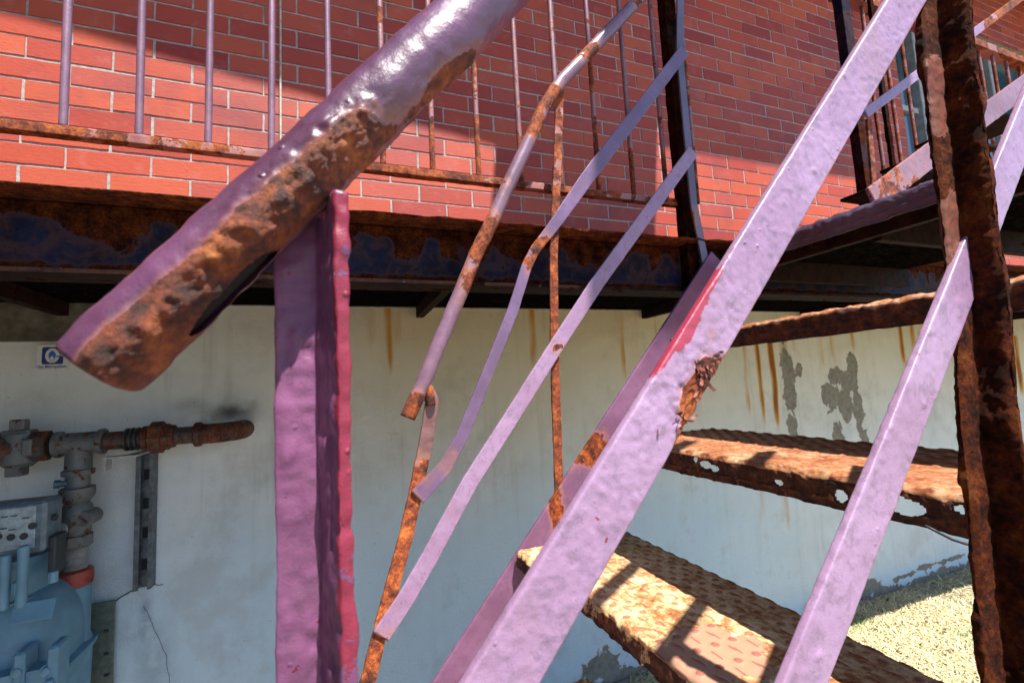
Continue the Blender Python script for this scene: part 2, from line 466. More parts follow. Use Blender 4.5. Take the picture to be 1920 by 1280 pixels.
def soil_mat():
    k = NT('dry_ground')
    c = k.ramp(k.noise(9, 8, .7), [(.3, (.16, .13, .08)), (.5, (.30, .26, .16)), (.7, (.40, .36, .24))])
    return k.done(c, .95, k.bump(k.noise(60, 8, .7), .9, .02))
SOIL_M = soil_mat()
def straw_mat():
    k = NT('dry_grass'); t = k.attr('tone')
    c = k.ramp(t, [(0, (.42, .33, .15)), (.45, (.70, .60, .34)), (.9, (.78, .71, .48)), (.97, (.16, .26, .05)), (1, (.12, .25, .04))])
    return k.done(c, .7)
STRAW_M = straw_mat()

# ------------------------------------------------------------------ survey of the place (FU)
ZG = -1.014          # ground
YW = 1.43            # facade plane
YN, YF = .18, .738   # near and far railing planes of the stair
YB = .79             # balcony railing plane
Q_ = .9

# ------------------------------------------------------------------ ground
mb = MB(); g = 220
mb.add([(-g, -g, 0), (g, -g, 0), (g, g, 0), (-g, g, 0)], [(0, 1, 2, 3)])
tag(mb.obj('ground', SOIL_M), 'dry pale ground', 'ground', kind='structure')
mb = MB(); mb.add([(-4, -5, .004), (1.05, -5, .004), (1.05, 1.425*S, .004), (-4, 1.425*S, .004)], [(0, 1, 2, 3)])  # pale concrete added to bounce warm light onto the wall and undersides
tag(mb.obj('bounce_ground', simple('bounce_concrete', (.34, .31, .27), .9, 0, 50, .5, .8, .006)), 'added pale concrete that bounces light onto the house wall', 'bounce_ground', kind='structure')

def grass():
    rng = np.random.default_rng(3)
    n = 52000
    x = rng.uniform(.95, 5.2, n)*S; y = rng.uniform(-1.6, 1.42, n)*S
    n2 = 9000; x = np.r_[x, rng.uniform(.9, 2.4, n2)*S]; y = np.r_[y, rng.uniform(.9, 1.42, n2)*S]; n += n2
    az = rng.uniform(0, 2*np.pi, n); ln = rng.uniform(.03, .085, n); h = rng.uniform(.003, .028, n)*rng.uniform(.3, 1, n)
    w = rng.uniform(.0010, .0024, n); tone = np.clip(rng.normal(.45, .2, n), 0, .9)
    cl = vn(np.stack([x, y, x*0], 1), 3.0, 5); tone = np.where((cl > .45) & (rng.random(n) < .35), rng.uniform(.95, 1, n), tone)
    dx, dy = np.cos(az), np.sin(az); V = np.zeros((n, 6, 3))
    for k, (t, zz) in enumerate(((0, 0), (.5, 1), (1, .45))):
        wx = w*(1-.75*t)
        for q, sg in enumerate((-1, 1)):
            V[:, k*2+q, 0] = x+dx*ln*t-dy*wx*sg; V[:, k*2+q, 1] = np.minimum(y+dy*ln*t+dx*wx*sg, 1.425*S); V[:, k*2+q, 2] = .002+h*zz
    b = np.arange(n)[:, None]*6
    F = np.concatenate([b+[0, 1, 3, 2], b+[2, 3, 5, 4]])
    o = mesh_obj('grass', V.reshape(-1, 3), F, STRAW_M, None, {'tone': np.repeat(tone, 6)}, False)
    tag(o, 'dry straw coloured grass at the foot of the stucco wall', 'grass', kind='stuff')
grass()
def litter():
    rng = np.random.default_rng(8); V = []; F = []
    for k in range(420):
        x = rng.uniform(.95, 4.6)*S; y = (1.40-abs(rng.normal(0, .28)))*S; r = rng.uniform(.004, .014); a = rng.uniform(0, 6.28); z = .018+rng.uniform(0, .012)
        b = len(V); tl = rng.normal(0, .35, 2)
        for q, rr in enumerate((1, .55, .9, .5, 1, .45)):
            t = a+q*math.pi/3; dx, dy = math.cos(t)*r*rr, math.sin(t)*r*rr*.7; V.append((x+dx, min(y+dy, 1.42*S), max(.006, z+dx*tl[0]+dy*tl[1])))
        F.append(tuple(range(b, b+6)))
    tag(mesh_obj('leaf_litter', V, F, simple('dead_leaf', (.16, .08, .035), .8, 0, 90, .6), None, None, False), 'small brown dead leaves and rust flakes scattered along the wall foot', 'litter', kind='stuff')
litter()

# ------------------------------------------------------------------ house
house = thing('house', (1.5, YW, ZG), 'red brick house wall with pale stained stucco foundation behind the stair', 'house')
WX0, WX1, WZ0, WZ1 = 2.92, 4.45, 1.08, 2.02          # window opening
def bricks():
    L, H = .1795, .0567; J = .0074
    VV = []; FF = []; tone = []; n = 0; rng = np.random.default_rng(11)
    row0 = .780; r = -9
    tpl_f = [(4, 5, 6, 7)]
    for r in range(-9, 30):
        zb = row0+H*r
        if zb < .26 or zb > 2.45: continue
        off = -.735 if r % 2 == 0 else -.735+L/2
        for k in range(-8, 34):
            x0 = off+L*k+J/2; x1 = off+L*(k+1)-J/2
            if x0 < -1.8 or x1 > 5.0: continue
            segs = [(x0, x1)]
            if zb+H > WZ0 and zb < WZ1:
                segs = []
                if x0 < WX0: segs.append((x0, min(x1, WX0)))
                if x1 > WX1: segs.append((max(x0, WX1), x1))
                segs = [s_ for s_ in segs if s_[1]-s_[0] > .02]
            for a_, b_ in segs:
                z0, z1 = zb+J/2+rng.normal(0, .0005), zb+H-J/2+rng.normal(0, .0005)
                a2, b2 = a_+rng.normal(0, .0008), b_+rng.normal(0, .0008)
                yo = YW+rng.normal(0, .0003); tl = rng.normal(0, .0005)
                lo = M3((a2, yo, z0)); hi = M3((b2, yo+.03, z1))
                nx, nz = 12, 4
                xs = np.linspace(lo[0], hi[0], nx); zs = np.linspace(lo[2], hi[2], nz)
                X, Z = np.meshgrid(xs, zs, indexing='ij')
                Pp = np.stack([X, X*0+yo, Z], -1)
                X = X+vn(Pp, 60, 3)*.0007; Z = Z+vn(Pp, 45, 9)*.0009
                Y = np.full_like(X, lo[1])+vn(Pp, 30, 4)*.0004+tl*(Z-lo[2])/(hi[2]-lo[2]+1e-9)
                # pulled-in rim = worn arris, then the sides
                fr = np.stack([X, Y, Z], -1).reshape(-1, 3); base = n
                VV.append(fr); ids = np.arange(nx*nz).reshape(nx, nz)
                for i in range(nx-1):
                    for j in range(nz-1): FF.append((base+ids[i, j], base+ids[i+1, j], base+ids[i+1, j+1], base+ids[i, j+1]))
                ring = list(ids[:, 0])+list(ids[-1, 1:])+list(ids[-2::-1, -1])+list(ids[0, -2:0:-1])
                m = len(ring); c = fr.mean(0)
                r1 = fr[ring].copy(); r1[:, 0] += np.sign(r1[:, 0]-c[0])*.0012; r1[:, 2] += np.sign(r1[:, 2]-c[2])*.0012; r1[:, 1] += .0015
                r2 = r1.copy(); r2[:, 1] = hi[1]
                VV += [r1, r2]; b1 = base+len(fr); b2_ = b1+m
                for i in range(m):
                    j = (i+1) % m
                    FF.append((base+ring[j], base+ring[i], b1+i, b1+j)); FF.append((b1+j, b1+i, b2_+i, b2_+j))
                n = b2_+m; tone += [rng.random()]*(len(fr)+2*m)
    V = np.vstack(VV)
    o = mesh_obj('brick_wall', V, FF, BRICK_M, house, {'tone': tone}, True)
    o.data.set_sharp_from_angle(angle=math.radians(24)); return o
bw = bricks()
# mortar bed as a sheet behind the brick faces, around the window
def mortar():
    mb = MB(); y0, y1 = YW+.0022, YW+.09
    mb.box((-1.8, y0, .26), (WX0, y1, 2.46)); mb.box((WX1, y0, .26), (5.0, y1, 2.46))
    mb.box((WX0+.0004, y0, .26), (WX1-.0004, y1, WZ0)); mb.box((WX0+.0004, y0, WZ1), (WX1-.0004, y1, 2.46))
    return mb.obj('mortar', MORTAR_M, house)
mortar()
def foundation():
    xs = np.arange(-1.8, 5.2, .011); zs = np.arange(ZG-.03, .272, .011)
    X, Z = np.meshgrid(xs, zs, indexing='ij'); P = np.stack([X, X*0, Z], -1)
    Y = YW+.006+.0022*fbm(P, 5, 4, 2)+.0007*vn(P, 40, 8)
    rng = np.random.default_rng(5)
    top = .265
    st = np.zeros_like(X)
    def streak(px, py, px2, py2, w, s):
        a = at(px, py, YW); b = at(px2, py2, YW)
        z0, z1 = a[2], b[2]; xc = a[0]+.006*vn(np.stack([X*0+px, X*0, Z], -1), 7, px)
        fall = sstep(Z, z1-.02, z1+.5*(z0-z1))*(Z < z0+.03)
        np.maximum(st, s*fall*np.exp(-((X-xc)/w)**2), out=st)
    for a_ in ((728, 580, 735, 720, .011, .75), (700, 580, 700, 660, .007, .35), (690, 580, 690, 650, .006, .3), (838, 580, 838, 640, .008, .35), (998, 585, 1000, 705, .014, 1.0), (1020, 585, 1020, 640, .010, .5),
               (1165, 590, 1175, 740, .010, .6), (1185, 590, 1190, 660, .009, .4), (1395, 640, 1400, 800, .013, .9), (1420, 640, 1425, 820, .013, 1.1), (1445, 640, 1455, 830, .016, 1.5),
               (1470, 640, 1475, 740, .022, .8), (1425, 900, 1430, 1010, .03, .35), (1470, 900, 1475, 1030, .03, .4),
               (1560, 630, 1562, 680, .02, .6), (1600, 630, 1600, 660, .02, .5), (1540, 640, 1540, 700, .02, .5), (1690, 620, 1695, 700, .02, .9), (1712, 620, 1715, 690, .02, .7), (1752, 620, 1755, 760, .02, .4),
               (1905, 640, 1912, 760, .03, 1.0), (1885, 640, 1885, 720, .03, .6)): streak(*a_)
    for k_ in range(46):
        px = rng.uniform(670, 1920); y_ = 578+max(0, px-665)*.02
        if px > 1330: y_ = 600
        streak(px, y_, px+rng.uniform(-3, 3), y_+rng.uniform(30, 150), rng.uniform(.004, .02), rng.uniform(.12, .42))
    pa = np.zeros_like(X)-.3
    def patch(px, py, rx, rz, s=.55):
        a = at(px, py, YW); d = np.sqrt(((X-a[0])/(rx*1.35))**2+((Z-a[2])/(rz*1.25))**2)
        np.maximum(pa, s*(1.35-d)+.02, out=pa)
    for a_ in ((1478, 690, .045, .10), (1485, 745, .04, .07), (1488, 800, .035, .06), (1568, 705, .05, .05), (1560, 740, .06, .07), (1600, 690, .035, .08), (1590, 715, .06, .045), (1612, 770, .035, .12), (1588, 760, .05, .09), (1575, 815, .035, .08), (1625, 830, .03, .07),
               (1500, 690, .02, .04), (1632, 1102, .07, .035), (1610, 1108, .06, .03), (1740, 1062, .12, .014, .5), (1790, 1047, .12, .012, .5), (1700, 1080, .1, .012, .5), (1640, 1038, .02, .02, .4)): patch(*a_)
    base = .30*sstep(Z, ZG+.055, ZG+.0)+.16
    pa = np.maximum(pa, np.where(Z < ZG+.07, base+.12*vn(P, 4, 21), -.3))
    for px, py, rx, rz in ((1130, 1245, .10, .06), (1190, 1275, .1, .05)): patch(px, py, rx, rz, .42)
    dk = np.zeros_like(X)
    def dirt(px, py, rx, rz, s):
        a = at(px, py, YW); d = ((X-a[0])/rx)**2+((Z-a[2])/rz)**2; np.maximum(dk, s*np.exp(-d), out=dk)
    for a_ in ((432, 772, .05, .03, .9), (400, 785, .06, .02, .6), (270, 1160, .015, .07, .55), (285, 1250, .05, .12, .35), (262, 1180, .05, .05, .3), (470, 760, .02, .03, .4), (360, 760, .05, .02, .35)): dirt(*a_)
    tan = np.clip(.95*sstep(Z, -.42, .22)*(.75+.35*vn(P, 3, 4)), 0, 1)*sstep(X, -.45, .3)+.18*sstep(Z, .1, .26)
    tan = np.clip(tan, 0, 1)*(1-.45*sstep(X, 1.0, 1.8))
    st = st*(.75+.5*vn(np.stack([X*3, X*0, Z*.4], -1), 22, 5))
    n, m = X.shape
    V = np.stack([X*S, Y*S, Z*S+EYE], -1).reshape(-1, 3)
    i = np.arange(n-1)[:, None]*m; j = np.arange(m-1)[None]
    F = np.stack([i+j, i+m+j, i+m+j+1, i+j+1], -1).reshape(-1, 4)
    o = mesh_obj('foundation', V, F, STUCCO_M, house, {'streak': st.ravel(), 'patch': pa.ravel(), 'dirt': dk.ravel(), 'tan': tan.ravel(), 'sky_and_paint_blue': (.75*sstep(Z, .05, -.75)*(1-.5*sstep(X, 1.1, 2.0))+.5*sstep(Z, ZG+.11, ZG+.03)).ravel()}, True)
    mb = MB(); mb.box((-1.8, YW+.02, ZG-.03), (5.2, YW+.2, .258)); mb.obj('foundation_core', CONC_M, house)
foundation()
# concrete ledge at the left, under the balcony slab
mb = MB(); mb.box((-1.8, YW-.012, at(60, 640, YW)[2]), (-.50, YW+.02, .262), .003); mb.obj('concrete_ledge', CONC_M, house)
# window
win = MB(); fw = .030
yo = YW+.035
for lo, hi in (((WX0, yo, WZ0), (WX0+fw, yo+.05, WZ1)), ((WX1-fw, yo, WZ0), (WX1, yo+.05, WZ1)), ((WX0+fw, yo+.001, WZ1-fw), (WX1-fw, yo+.05, WZ1)), ((WX0+fw, yo+.001, WZ0), (WX1-fw, yo+.05, WZ0+fw)),
               ((3.16, yo-.012, WZ0+fw), (3.24, yo+.05, WZ1-fw)), ((3.27, yo+.006, WZ0+fw), (3.30, yo+.05, WZ1-fw)), ((3.62, yo+.004, WZ0+fw), (3.66, yo+.05, WZ1-fw)), ((4.0, yo+.004, WZ0+fw), (4.03, yo+.05, WZ1-fw)),
               ((WX0+fw, yo+.008, 1.44), (3.16, yo+.05, 1.475)), ((3.30, yo+.008, 1.44), (3.62, yo+.05, 1.475))): win.box(lo, hi, .004)
wf = win.obj('window', WOODF_M, house)
mb = MB(); mb.box((WX0+.01, yo+.03, WZ0+.01), (WX1-.01, yo+.036, WZ1-.01)); mb.obj('pane', GLASS_M, wf)
mb = MB(); mb.box((WX0-.03, YW-.022, WZ0-.035), (WX1+.03, YW+.08, WZ0-.001), .003); mb.obj('sill', WOODF_M, wf)
mb = MB(); mb.box((WX0-.12, YW-.010, WZ1+.002), (WX1+.12, YW+.06, WZ1+.016)); mb.obj('lintel', simple('lintel_paint', (.20, .22, .08), .6), house)

# dark unseen wall added left of the frame to darken stucco and posts
mb = MB(); mb.box((-1.45, -5, ZG), (-1.30, 1.425, 3.2), .01)
tag(mb.obj('shade_wall', simple('shade_wall_dark', (.02, .018, .018), .8, 0, 12, .4, .6, .004)), 'added unseen dark wall that shades the left stucco and the posts', 'wall')

# thin cable running down the brick face
a0, a1 = at(524, 40, YW-.006), at(527, 300, YW-.006)
cx_ = (a0[0]+a1[0])/2
o = sweep('wall_cable', [(cx_, YW-.006, 2.4), (cx_+.001, YW-.006, 1.2), (cx_, YW-.006, .3)], circ(.0038, 10), simple('cable_white', (.55, .52, .45), .5), None, ds=.02)
tag(o, 'thin pale cable running straight down the brick wall', 'cable')

# ------------------------------------------------------------------ gas utility sticker
def sticker():
    a = at(72, 648, YW); b = at(128, 692, YW)
    x0, x1, z1, z0 = at(70, 668, YW)[0], at(129, 668, YW)[0], at(100, 646, YW)[2], at(100, 693, YW)[2]
    t = thing('gas_sign', ((x0+x1)/2, YW, z0), 'small white utility sticker with blue G and flame emblem', 'sign')
    w, h = (x1-x0)*S, (z1-z0)*S; X0, Z0 = x0*S, z0*S+EYE; y = (YW-.002)*S
    mb = MB(); mb.prism([(X0, Z0), (X0+w, Z0), (X0+w, Z0+h), (X0, Z0+h)], y, y+.004); mb.obj('plate', WHITE_M, t)
    def rr(u0, v0, u1, v1, r, n=6):
        P = []
        for cx, cy, a0 in ((u1-r, v0+r, -90), (u1-r, v1-r, 0), (u0+r, v1-r, 90), (u0+r, v0+r, 180)):
            for k in range(n+1): an = math.radians(a0+90*k/n); P.append((cx+r*math.cos(an), cy+r*math.sin(an)))
        return P
    T = lambda P: [(X0+u*w, Z0+v*h) for u, v in P]
    mb = MB(); mb.prism(T(rr(.16, .22, .84, .90, .07)), y-.0006, y+.001); mb.obj('emblem', BLUE_M, t)
    ring = [(.49+.225*math.cos(a_), .56+.29*math.sin(a_)) for a_ in np.linspace(0, 2*math.pi, 36, endpoint=False)]
    mb = MB(); mb.prism(T(ring), y-.0011, y+.0005); mb.prism(T([(.68, .555), (.86, .555), (.86, .595), (.68, .595)]), y-.0012, y+.0004); mb.obj('letter_ring', WHITE_M, t)
    mb = MB(); mb.prism(T([(.62, .505), (.845, .505), (.845, .552), (.62, .552)]), y-.0014, y+.0003); mb.obj('letter_gap', BLUE_M, t)
    def fl(s, cy): return [(.49+s*.11*math.sin(a_)*(1-.35*math.cos(a_)), cy-s*.20*math.cos(a_)+(s*.03 if abs(a_-math.pi) < .3 else 0)) for a_ in np.linspace(0, 2*math.pi, 24, endpoint=False)]
    mb = MB(); mb.prism(T(fl(1, .52)), y-.0018, y); mb.obj('flame', BLUE2_M, t)
    mb = MB(); mb.prism(T(fl(.48, .42)), y-.0022, y); mb.obj('inner_flame', WHITE_M, t)
    cu = bpy.data.curves.new('lettering', 'FONT'); cu.body = 'Gaz Métropolitain'; cu.size = .12*h*1.35; cu.extrude = .0002; cu.align_x = 'CENTER'; cu.offset = .00012
    tmp = bpy.data.objects.new('tmp', cu); COL.objects.link(tmp); bpy.context.view_layer.update()
    me = bpy.data.meshes.new_from_object(tmp.evaluated_get(bpy.context.evaluated_depsgraph_get())); bpy.data.objects.remove(tmp)
    vs = np.array([v.co[:] for v in me.vertices]); sx = .92*w/(vs[:, 0].max()-vs[:, 0].min())
    V = np.stack([X0+w/2+vs[:, 0]*sx, y-.0004-vs[:, 2], Z0+h*.075+vs[:, 1]], 1)
    mesh_obj('lettering', V, [tuple(p.vertices) for p in me.polygons], BLUE_M, t, None, False)
sticker()

# ------------------------------------------------------------------ balcony
balc = thing('balcony', (1.5, YB, .2), 'rusted iron balcony with thin balusters above a dark blue beam', 'balcony')
ze = at(600, 388, .745)[2]                      # deck edge height
def deck():
    xs = np.arange(-1.6, 5.1, .006)
    prof = []                                  # edge profile (y, z) from top inner to underside
    V = []; n = len(xs); R = []
    tz = ze
    pts = [(1.43, tz), (.85, tz), (.745, tz), (.742, tz-.0015), (.7425, tz-.003), (.746, tz-.0045), (.80, tz-.005), (1.43, tz-.005)]
    for i, (y, z) in enumerate(pts):
        P = np.stack([xs, xs*0+i*.7, xs*0], 1)
        edge = 2 <= i <= 5
        amp = sstep(xs, -.3, .25)*(1-sstep(xs, .8, 1.2)*.5)
        dy = (fbm(P, 22, 5, 31+i, .62)*.007*(.25+amp)-.003*vn(np.stack([xs, xs*0, xs*0], 1), 9, 3)) if edge else 0*xs
        dz = fbm(P, 26, 4, 77+i, .6)*.0035*(.12+amp) if edge else (0*xs)
        V.append(np.stack([xs, y+dy, z+dz], 1)); R.append(.22+.15*vn(P, 4, 7) if edge else .2+0*xs)
    G = np.array(V); m = len(pts)
    Vf = M3(G.reshape(-1, 3)); F = []
    for i in range(m-1):
        a_ = np.arange(n-1)+i*n
        F += [tuple(q) for q in np.stack([a_, a_+n, a_+n+1, a_+1], 1)]
    mesh_obj('deck', Vf, F, painted_iron('deck_edge_rust', (.16, .10, .06), (.10, .06, .04), rust_base=.14, rough=.65, rl=.42, gloss=0, spec=.2), balc, {'rust': np.array(R).ravel(), 'prim': np.zeros(m*n)}, True)
deck()
zb0 = at(600, 523, .79)[2]; zb1 = ze-.0065
def nz(P, f, s): return vn(P, f, s)
def beam_attr(P, s, sec):
    z = (P[:, 2]-EYE)/S; d1 = sstep(z, zb1-.028, zb1-.004); d0 = sstep(z, zb0+.018, zb0+.002)
    dr = np.clip(vn(P*np.array([1, 1, .12]), 30, 12)+.25, 0, 1)*sstep(z, zb0+.015, zb1)*.22
    return {'rust': .24*np.maximum(d1, .8*d0)+1.6*dr-.02+.06*fbm(P*np.array([1, 1, .3]), 25, 4, 3), 'prim': 0*z-.2}
h_ = (zb1-zb0)*S
csec = closed_section([(0, 0), (.030, 0), (.030, -.006), (-.0+.006, -.006), (.006, -h_+.007), (.036, -h_+.007), (.036, -h_), (0, -h_)], .008, .002)
# channel with its web outwards (towards -y): section axes x->y', y->z
bs = closed_section([(0, 0), (.05, 0), (.05, .007), (.007, .007), (.007, h_-.007), (.05, h_-.007), (.05, h_), (0, h_)], .005, .002)
sweep('fascia_beam', [(-1.6, .79, zb0), (5.1, .79, zb0)], bs, NAVY_M, balc, e1=(0, 1, 0), e2=(0, 0, 1), ds=.008,
      disp=lambda P, s, c: .0012*fbm(P, 25, 4, 5), attr=beam_attr)
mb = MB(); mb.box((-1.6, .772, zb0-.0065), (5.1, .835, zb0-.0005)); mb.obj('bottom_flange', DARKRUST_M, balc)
mb = MB()
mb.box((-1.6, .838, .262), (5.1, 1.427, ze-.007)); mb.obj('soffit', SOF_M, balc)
jm = []
for xx in (-.62, .25, 1.1, 1.95, 2.8, 3.65):
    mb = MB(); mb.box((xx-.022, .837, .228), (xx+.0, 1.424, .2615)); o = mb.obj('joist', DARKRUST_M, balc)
# ledger along the wall
mb = MB(); mb.box((-.48, 1.372, .2675 if False else .2745-.012), (5.1, 1.4235, .2775-.018+.003)); 
# railing members
zr = at(600, 305, YB)[2]
bar_px = [(118, 243), (257, 262), (390, 278), (725, 322), (820, 334), (905, 345), (990, 354), (1140, 375), (1205, 385)]
bx = [at(p, q, YB)[0] for p, q in bar_px]
pitch = (bx[2]-bx[0])/2
zt = at(1875, 105, YB)[2]
x0r = bx[0]
def rail_attr(lo, hi, seed, a=.2, off=.0):
    def f(P, s, c):
        x = P[:, 0]/S
        return {'rust': off+a*sstep(vn(P, 9, seed), -.3, .6)*(.25+sstep(x, lo, hi)), 'prim': 0*x-.1}
    return f
rd = lambda amp, f, sd=1: (lambda P, s, c: amp*fbm(P, f, 4, sd, .6))
RAILM = painted_iron('rusty_mauve_rail', (.32, .12, .13), (.24, .08, .09), rough=.45)
sweep('bottom_rail', [(-1.6, YB, zr), (at(1262, 230, YB)[0]+.012, YB, zr)], rect(.016, .02, .003), RAILM, balc, ds=.005, disp=rd(.0016, 45), attr=rail_attr(-.1, .15, 4, .34, .17))
sweep('bottom_rail', [(1.36, YB, zr), (5.1, YB, zr)], rect(.016, .02, .004), RAILM, balc, ds=.01, disp=rd(.0012, 45), attr=rail_attr(-.1, .15, 4, .3))
sweep('top_rail', [(-1.6, YB, zt), (.80, YB, zt)], rect(.03, .04, .005), RAILM, balc, ds=.01, disp=rd(.0012, 45), attr=rail_attr(-.1, .15, 4, .3))
sweep('top_rail', [(1.36, YB, zt), (5.1, YB, zt)], rect(.03, .04, .005), RAILM, balc, ds=.01, disp=rd(.0015, 45), attr=rail_attr(-.1, .15, 4, .4, .05))
def bal(x, sd, dx=0, rust=0.0, m=THIN_M):
    bot = .12 if x > .05 else -.06
    def at_(P, s, c):
        z = (P[:, 2]-EYE)/S
        return {'rust': rust+bot+.30*sstep(z, zr+.16, zr)*(1 if x > .05 else .25)+.05*vn(P, 20, sd)+.06*(x > 1.2), 'prim': 0*z-.1}
    sweep('baluster', [(x, YB, zr+.006), (x+dx, YB, (zr+zt)/2), (x, YB, zt)], circ(.0062, 12), m, balc, ds=.008, disp=rd(.0005, 60, sd), attr=at_)
k = -6; rng = random.Random(4)
xs_b = []
while True:
    x = x0r+pitch*k; k += 1
    if x > 4.0: break
    if -1.2 < x < .80 or x > 1.44: xs_b.append(x)
for x in xs_b: bal(x, int(abs(x)*1000) % 997, rng.uniform(-.002, .002), rng.uniform(-.03, .03))
# balcony posts at the two sides of the stair opening
pa_ = at(1262, 230, YB)
post_attr = lambda P, s, c: {'rust': .10+.12*vn(P, 8, 2)+.3*sstep((P[:, 2]-EYE)/S, .42, .30), 'prim': 0*s-.1}
sweep('post', [(pa_[0], YB-.012, .20), (pa_[0], YB-.012, zt+.05)], rect(.036, .03, .003, .002), DARKRUST_M, balc, ds=.006, disp=rd(.0018, 30), attr=post_attr)
pb_ = at(1592, 190, YB)
sweep('post', [(pb_[0], YB-.012, .26), (pb_[0], YB-.012, zt+.02)], rect(.040, .03, .003, .002), NAVY_M, balc, ds=.006, disp=rd(.0015, 30), attr=lambda P, s, c: {'rust': .04+.1*vn(P, 8, 2), 'prim': 0*s-.1})
px_ = at(1622, 100, YB)[0]
sweep('post', [(px_, YB-.03, .26), (px_, YB-.03, zt+.02)], rect(.018, .012, .003, .002), DARKRUST_M, balc, ds=.006, disp=rd(.002, 40), attr=lambda P, s, c: {'rust': .1+.1*vn(P, 8, 2), 'prim': 0*s-.1})

# ------------------------------------------------------------------ upper balcony (above the frame, it shades the wall)
ub = thing('upper_balcony', (1.5, 1.0, 2.50), 'balcony of the floor above, overhanging the brick wall', 'balcony')
mb = MB()

e_ = [(-2.6, .86), (.738, .672), (.738, 1.43), (-2.6, 1.43)]
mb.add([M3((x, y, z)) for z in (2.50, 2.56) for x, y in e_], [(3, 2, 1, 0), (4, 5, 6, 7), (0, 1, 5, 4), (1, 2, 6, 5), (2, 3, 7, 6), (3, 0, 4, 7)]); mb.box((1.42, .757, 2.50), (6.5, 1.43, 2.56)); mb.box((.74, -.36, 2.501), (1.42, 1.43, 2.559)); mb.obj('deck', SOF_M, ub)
mb = MB(); mb.box((1.44, .757, 2.42), (6.5, .775, 2.499)); mb.obj('fascia_beam', NAVY_M, ub)

# ------------------------------------------------------------------ staircase
stair = thing('iron_staircase', (.3, .45, ZG), 'steep rusty iron staircase painted mauve, climbing right to the balcony', 'staircase')

